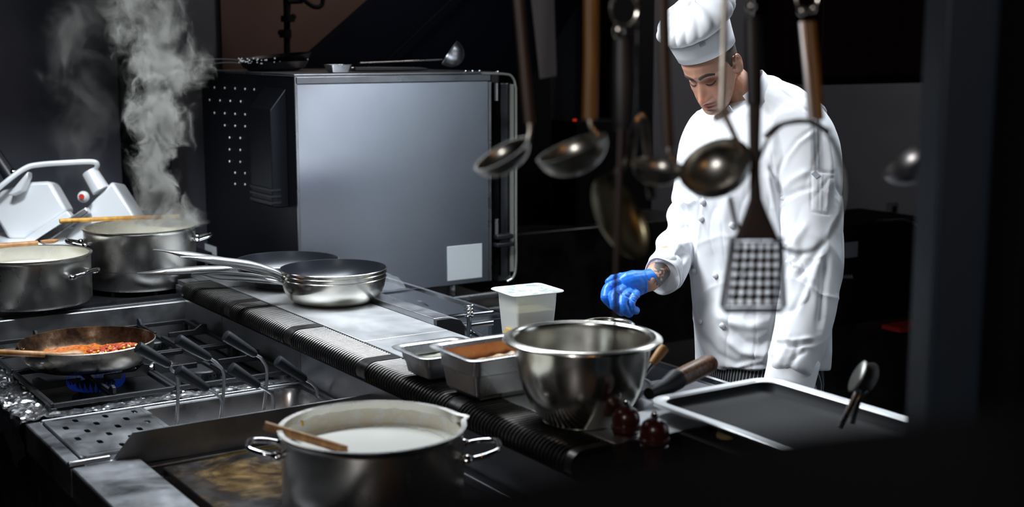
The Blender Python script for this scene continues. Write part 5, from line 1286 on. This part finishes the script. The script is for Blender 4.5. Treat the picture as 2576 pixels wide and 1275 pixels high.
for (bx, by_) in ((1768, 507), (1764, 549), (1749, 681), (1763, 808), (1842, 566), (1834, 440), (1801, 692), (1818, 818), (1783, 380)):
    d = ray(bx, by_).normalized(); hit = jbv.ray_cast(Cv, d)
    if hit[0] is None: continue
    nr = hit[1] if hit[1].dot(d) < 0 else -hit[1]
    q = Vector((0, 0, 1)).rotation_difference(nr).to_matrix()
    b = MB().lathe([(.0005, -.002), (.0055, -.001), (.0082, .002), (.0085, .0045), (.007, .0072), (.004, .0088), (.0005, .0092)], hit[0], 20, q); build('button', b, 'button', jo)
def shellring(name, c, ax, sx, ra, rb, h, th, material, parent, flare=0, wav=0, ph=0):
    ax = ax.normalized(); sx = (sx-ax*sx.dot(ax)).normalized(); sy = ax.cross(sx); vs = []; K = 56
    for i in range(5):
        t = i/4
        for k in range(K):
            a = 2*PI*k/K; r = 1+flare*t+wav*math.sin(3*a+ph)*.5+wav*math.sin(5*a)*.3
            vs.append(c+ax*(h*t)+sx*(ra*r*math.cos(a))+sy*(rb*r*math.sin(a)))
    fs = [(i*K+k, i*K+(k+1) % K, (i+1)*K+(k+1) % K, (i+1)*K+k) for i in range(4) for k in range(K)]
    return build(name, MB().add(vs, fs), material, parent, solid=th, ang=80)
c0 = P(1681, 675, 3.675); c1 = P(1653, 712, 3.60)
shellring('cuff', c0, c1-c0, Uv, .055, .050, .052, .003, 'cloth', jo, .03, .06)
c0 = P(1998, 905, 3.345); c1 = P(1975, 1000, 3.30); shellring('cuff', c0, c1-c0, Rv, .064, .060, .105, .003, 'cloth', jo, -.04, .05)
# stand-up collar
cc = P(1900, 262, 3.69); axn = (hl(0, -.05, -.05)-P(1908, 285, 3.72)).normalized()
K = 72; vs = []
for i in range(5):
    t = i/4
    for k in range(K+1):
        a = .12*PI+(2*PI-.24*PI)*k/K      # opening at the front
        hgt = -.004+(.050+.010*(1-math.cos(a)))*t
        r = .078-.006*t
        g_ = (GB-axn*GB.dot(axn)).normalized(); s_ = g_.cross(axn)
        vs.append(cc+g_*(r*math.cos(a)*1.06)+s_*(r*math.sin(a))+axn*(hgt))
fs = [(i*(K+1)+k, i*(K+1)+k+1, (i+1)*(K+1)+k+1, (i+1)*(K+1)+k) for i in range(4) for k in range(K)]
build('collar', MB().add(vs, fs), 'cloth', jo, solid=.003, ang=80)
# sleeve tab
d = ray(2052, 440).normalized(); hit = jbv.ray_cast(Cv, d)
if hit[0]:
    nr = hit[1] if hit[1].dot(d) < 0 else -hit[1]; q = Vector((0, 0, 1)).rotation_difference(nr).to_matrix()
    b = MB().box(hit[0]+nr*.001, (.014, .018, .0012), q); build('sleeve_tab', b, 'hat_tab', jo)
# --- glove
gm = MB(); hand(gm, PAL[1:], FIN, 1.03)
gm.tube([P(1640, 703, 3.602), P(1628, 706, 3.596), P(1610, 710, 3.585)], [(.0305, .0295), (.0305, .0295), (.032, .03)], 28, up=tuple(Uv))
me = remesh(gm, .0016, 3)
v = mverts(me); n = mnorm(me); v += n*(np.array([noise.noise(Vector((p[0]*70, p[1]*70, p[2]*90))) for p in v])*.0008)[:, None]; setverts(me, v)
strokes(me, [([(1562, 738), (1590, 748), (1610, 758)], 2.5, -.0018), ([(1572, 730), (1600, 742), (1614, 752)], 2.2, .0018), ([(1556, 732), (1580, 746), (1600, 760)], 2.2, -.0018), ([(1545, 700), (1556, 715), (1562, 730)], 3, -.0015), ([(1626, 690), (1634, 715), (1632, 740)], 2.5, -.0018), ([(1620, 688), (1628, 712), (1626, 740)], 2.5, .0015)])
o = finish('glove', me, 'glove', ck); o['label'] = 'blue nitrile glove'
# --- trousers, apron, shoes
tr2 = MB(); tr2.tube([P(1918, 880, 3.75), P(1918, 960, 3.75), P(1918, 1010, 3.75)], [(.175, .140), (.18, .145), (.17, .14)], 48, up=tuple(SB))
for (h_, kn, an) in legs: tr2.tube([h_, kn, an+Vector((0, 0, .03))], [.105, .085, .075], 28)
me = remesh(tr2, .008, 4); finish('trousers', me, 'stripe', ck)['label'] = 'black trousers with thin white pinstripes'
for (h_, kn, an) in legs:
    build('shoe', MB().ball(Vector((an.x, an.y, .05))+GB*.06, (.145, .055, .05), 20, Matrix.Rotation(math.atan2(GB.y, GB.x), 3, 'Z')), 'black', ck)
#@@STEAM
# ------------------------------------------------------------------ steam
def steam_mat(name, cx, cy, z0, pts, widths, zs_, dens, nscale, seed, thr, edge, col=(1, .985, .90), strength=1.0):
    m = M[name] = bpy.data.materials.new(name); m.use_nodes = True; nt = m.node_tree; nt.nodes.clear()
    out = N(m, 'ShaderNodeOutputMaterial'); pv = N(m, 'ShaderNodeVolumePrincipled'); L(m, pv.outputs[0], out.inputs['Volume'])
    pv.inputs['Color'].default_value = (*col, 1); pv.inputs['Anisotropy'].default_value = 0.0
    tc = N(m, 'ShaderNodeTexCoord'); sx = N(m, 'ShaderNodeSeparateXYZ')
    # swirling displacement of the lookup position
    nz = N(m, 'ShaderNodeTexNoise'); nz.inputs['Scale'].default_value = 8.0; nz.inputs['Detail'].default_value = 5; L(m, tc.outputs['Object'], nz.inputs['Vector'])
    sb = N(m, 'ShaderNodeVectorMath', operation='SUBTRACT'); L(m, nz.outputs['Color'], sb.inputs[0]); sb.inputs[1].default_value = (.5, .5, .5)
    sc = N(m, 'ShaderNodeVectorMath', operation='SCALE'); L(m, sb.outputs[0], sc.inputs[0]); sc.inputs['Scale'].default_value = .13
    ad = N(m, 'ShaderNodeVectorMath', operation='ADD'); L(m, tc.outputs['Object'], ad.inputs[0]); L(m, sc.outputs[0], ad.inputs[1])
    L(m, ad.outputs[0], sx.inputs[0])
    def curve(src, ps, lo, hi):
        f = N(m, 'ShaderNodeFloatCurve'); c = f.mapping.curves[0]
        mr = N(m, 'ShaderNodeMapRange'); mr.inputs['From Min'].default_value = zs_[0]; mr.inputs['From Max'].default_value = zs_[-1]; L(m, src, mr.inputs['Value'])
        vals = [( (z-zs_[0])/(zs_[-1]-zs_[0]), (p-lo)/(hi-lo)) for z, p in zip(zs_, ps)]
        while len(c.points) < len(vals): c.points.new(.5, .5)
        for pt_, (a, b_) in zip(c.points, vals): pt_.location = (a, b_)
        f.mapping.update(); L(m, mr.outputs[0], f.inputs['Value'])
        mm = N(m, 'ShaderNodeMapRange'); mm.inputs['To Min'].default_value = lo; mm.inputs['To Max'].default_value = hi; L(m, f.outputs[0], mm.inputs['Value']); return mm.outputs[0]
    def math_(op, a, b_=None):
        q = N(m, 'ShaderNodeMath', operation=op)
        for i, s_ in enumerate((a, b_)):
            if s_ is None: continue
            if isinstance(s_, (int, float)): q.inputs[i].default_value = s_
            else: L(m, s_, q.inputs[i])
        return q.outputs[0]
    uc = curve(sx.outputs['Z'], pts, -.4, .4); wd = curve(sx.outputs['Z'], widths, 0, .5); dn = curve(sx.outputs['Z'], dens, 0, 60)
    du = math_('SUBTRACT', sx.outputs['X'], uc); r = math_('SQRT', math_('ADD', math_('MULTIPLY', du, du), math_('MULTIPLY', math_('MULTIPLY', sx.outputs['Y'], sx.outputs['Y']), 1.3)))
    fall = math_('SUBTRACT', 1, math_('DIVIDE', r, wd))
    mp = N(m, 'ShaderNodeMapping'); mp.inputs['Scale'].default_value = (1, 1, .62); mp.inputs['Location'].default_value = (seed, seed, 0); L(m, ad.outputs[0], mp.inputs[0])
    n2 = N(m, 'ShaderNodeTexNoise'); n2.inputs['Scale'].default_value = nscale; n2.inputs['Detail'].default_value = 6; n2.inputs['Roughness'].default_value = .62; n2.inputs['Distortion'].default_value = .9; L(m, mp.outputs[0], n2.inputs['Vector'])
    s_ = math_('ADD', math_('MULTIPLY', math_('SUBTRACT', n2.outputs['Fac'], .5), 3.2), fall)
    mr = N(m, 'ShaderNodeMapRange', interpolation_type='SMOOTHSTEP'); mr.inputs['From Min'].default_value = thr; mr.inputs['From Max'].default_value = thr+edge; L(m, s_, mr.inputs['Value'])
    inside = math_('MINIMUM', 1, math_('MAXIMUM', 0, math_('MULTIPLY', fall, 4)))
    L(m, math_('MULTIPLY', math_('MULTIPLY', mr.outputs[0], dn), inside), pv.inputs['Density'])
    m.cycles.volume_sampling = 'MULTIPLE_IMPORTANCE'; m.cycles.volume_step_rate = .35 if hasattr(m.cycles, 'volume_step_rate') else 1
    return m
def steam_obj(name, label, c, hx, hy, z0, z1, mname):
    b = MB().span((-hx, -hy, z0), (hx, hy, z1)); o = build(name, b, mname, smooth=False)
    o.location = (c[0], c[1], 0); o.rotation_euler = (0, 0, -YAW); tag(o, label, 'steam', kind='stuff'); return o
steam_mat('steam_main', 0, 0, 0, [.085, .070, .060, .060, .085, .105, .085, .06, .04], [.15, .145, .125, .125, .13, .16, .18, .18, .15], [1.155, 1.2, 1.28, 1.36, 1.47, 1.6, 1.74, 1.88, 2.1], [36, 40, 46, 54, 58, 50, 26, 14, 6], 14, 3.1, .38, .85)
steam_obj('steam', 'white steam column rising from the stockpot', (1.345, 4.28), .27, .20, 1.155, 2.1, 'steam_main')
steam_mat('steam_wisp', 0, 0, 0, [0, -.03, -.02, .0, .02, .03], [.20, .22, .24, .26, .26, .2], [1.15, 1.3, 1.5, 1.7, 1.9, 2.1], [1.2, 1.2, 1.1, 1.6, 1.0, .4], 8, 9.4, .62, .8)
steam_obj('steam', 'faint steam wisps drifting left of the bright steam column', tuple((P(235, 300, 4.45))[:2]), .30, .12, 1.15, 2.1, 'steam_wisp')
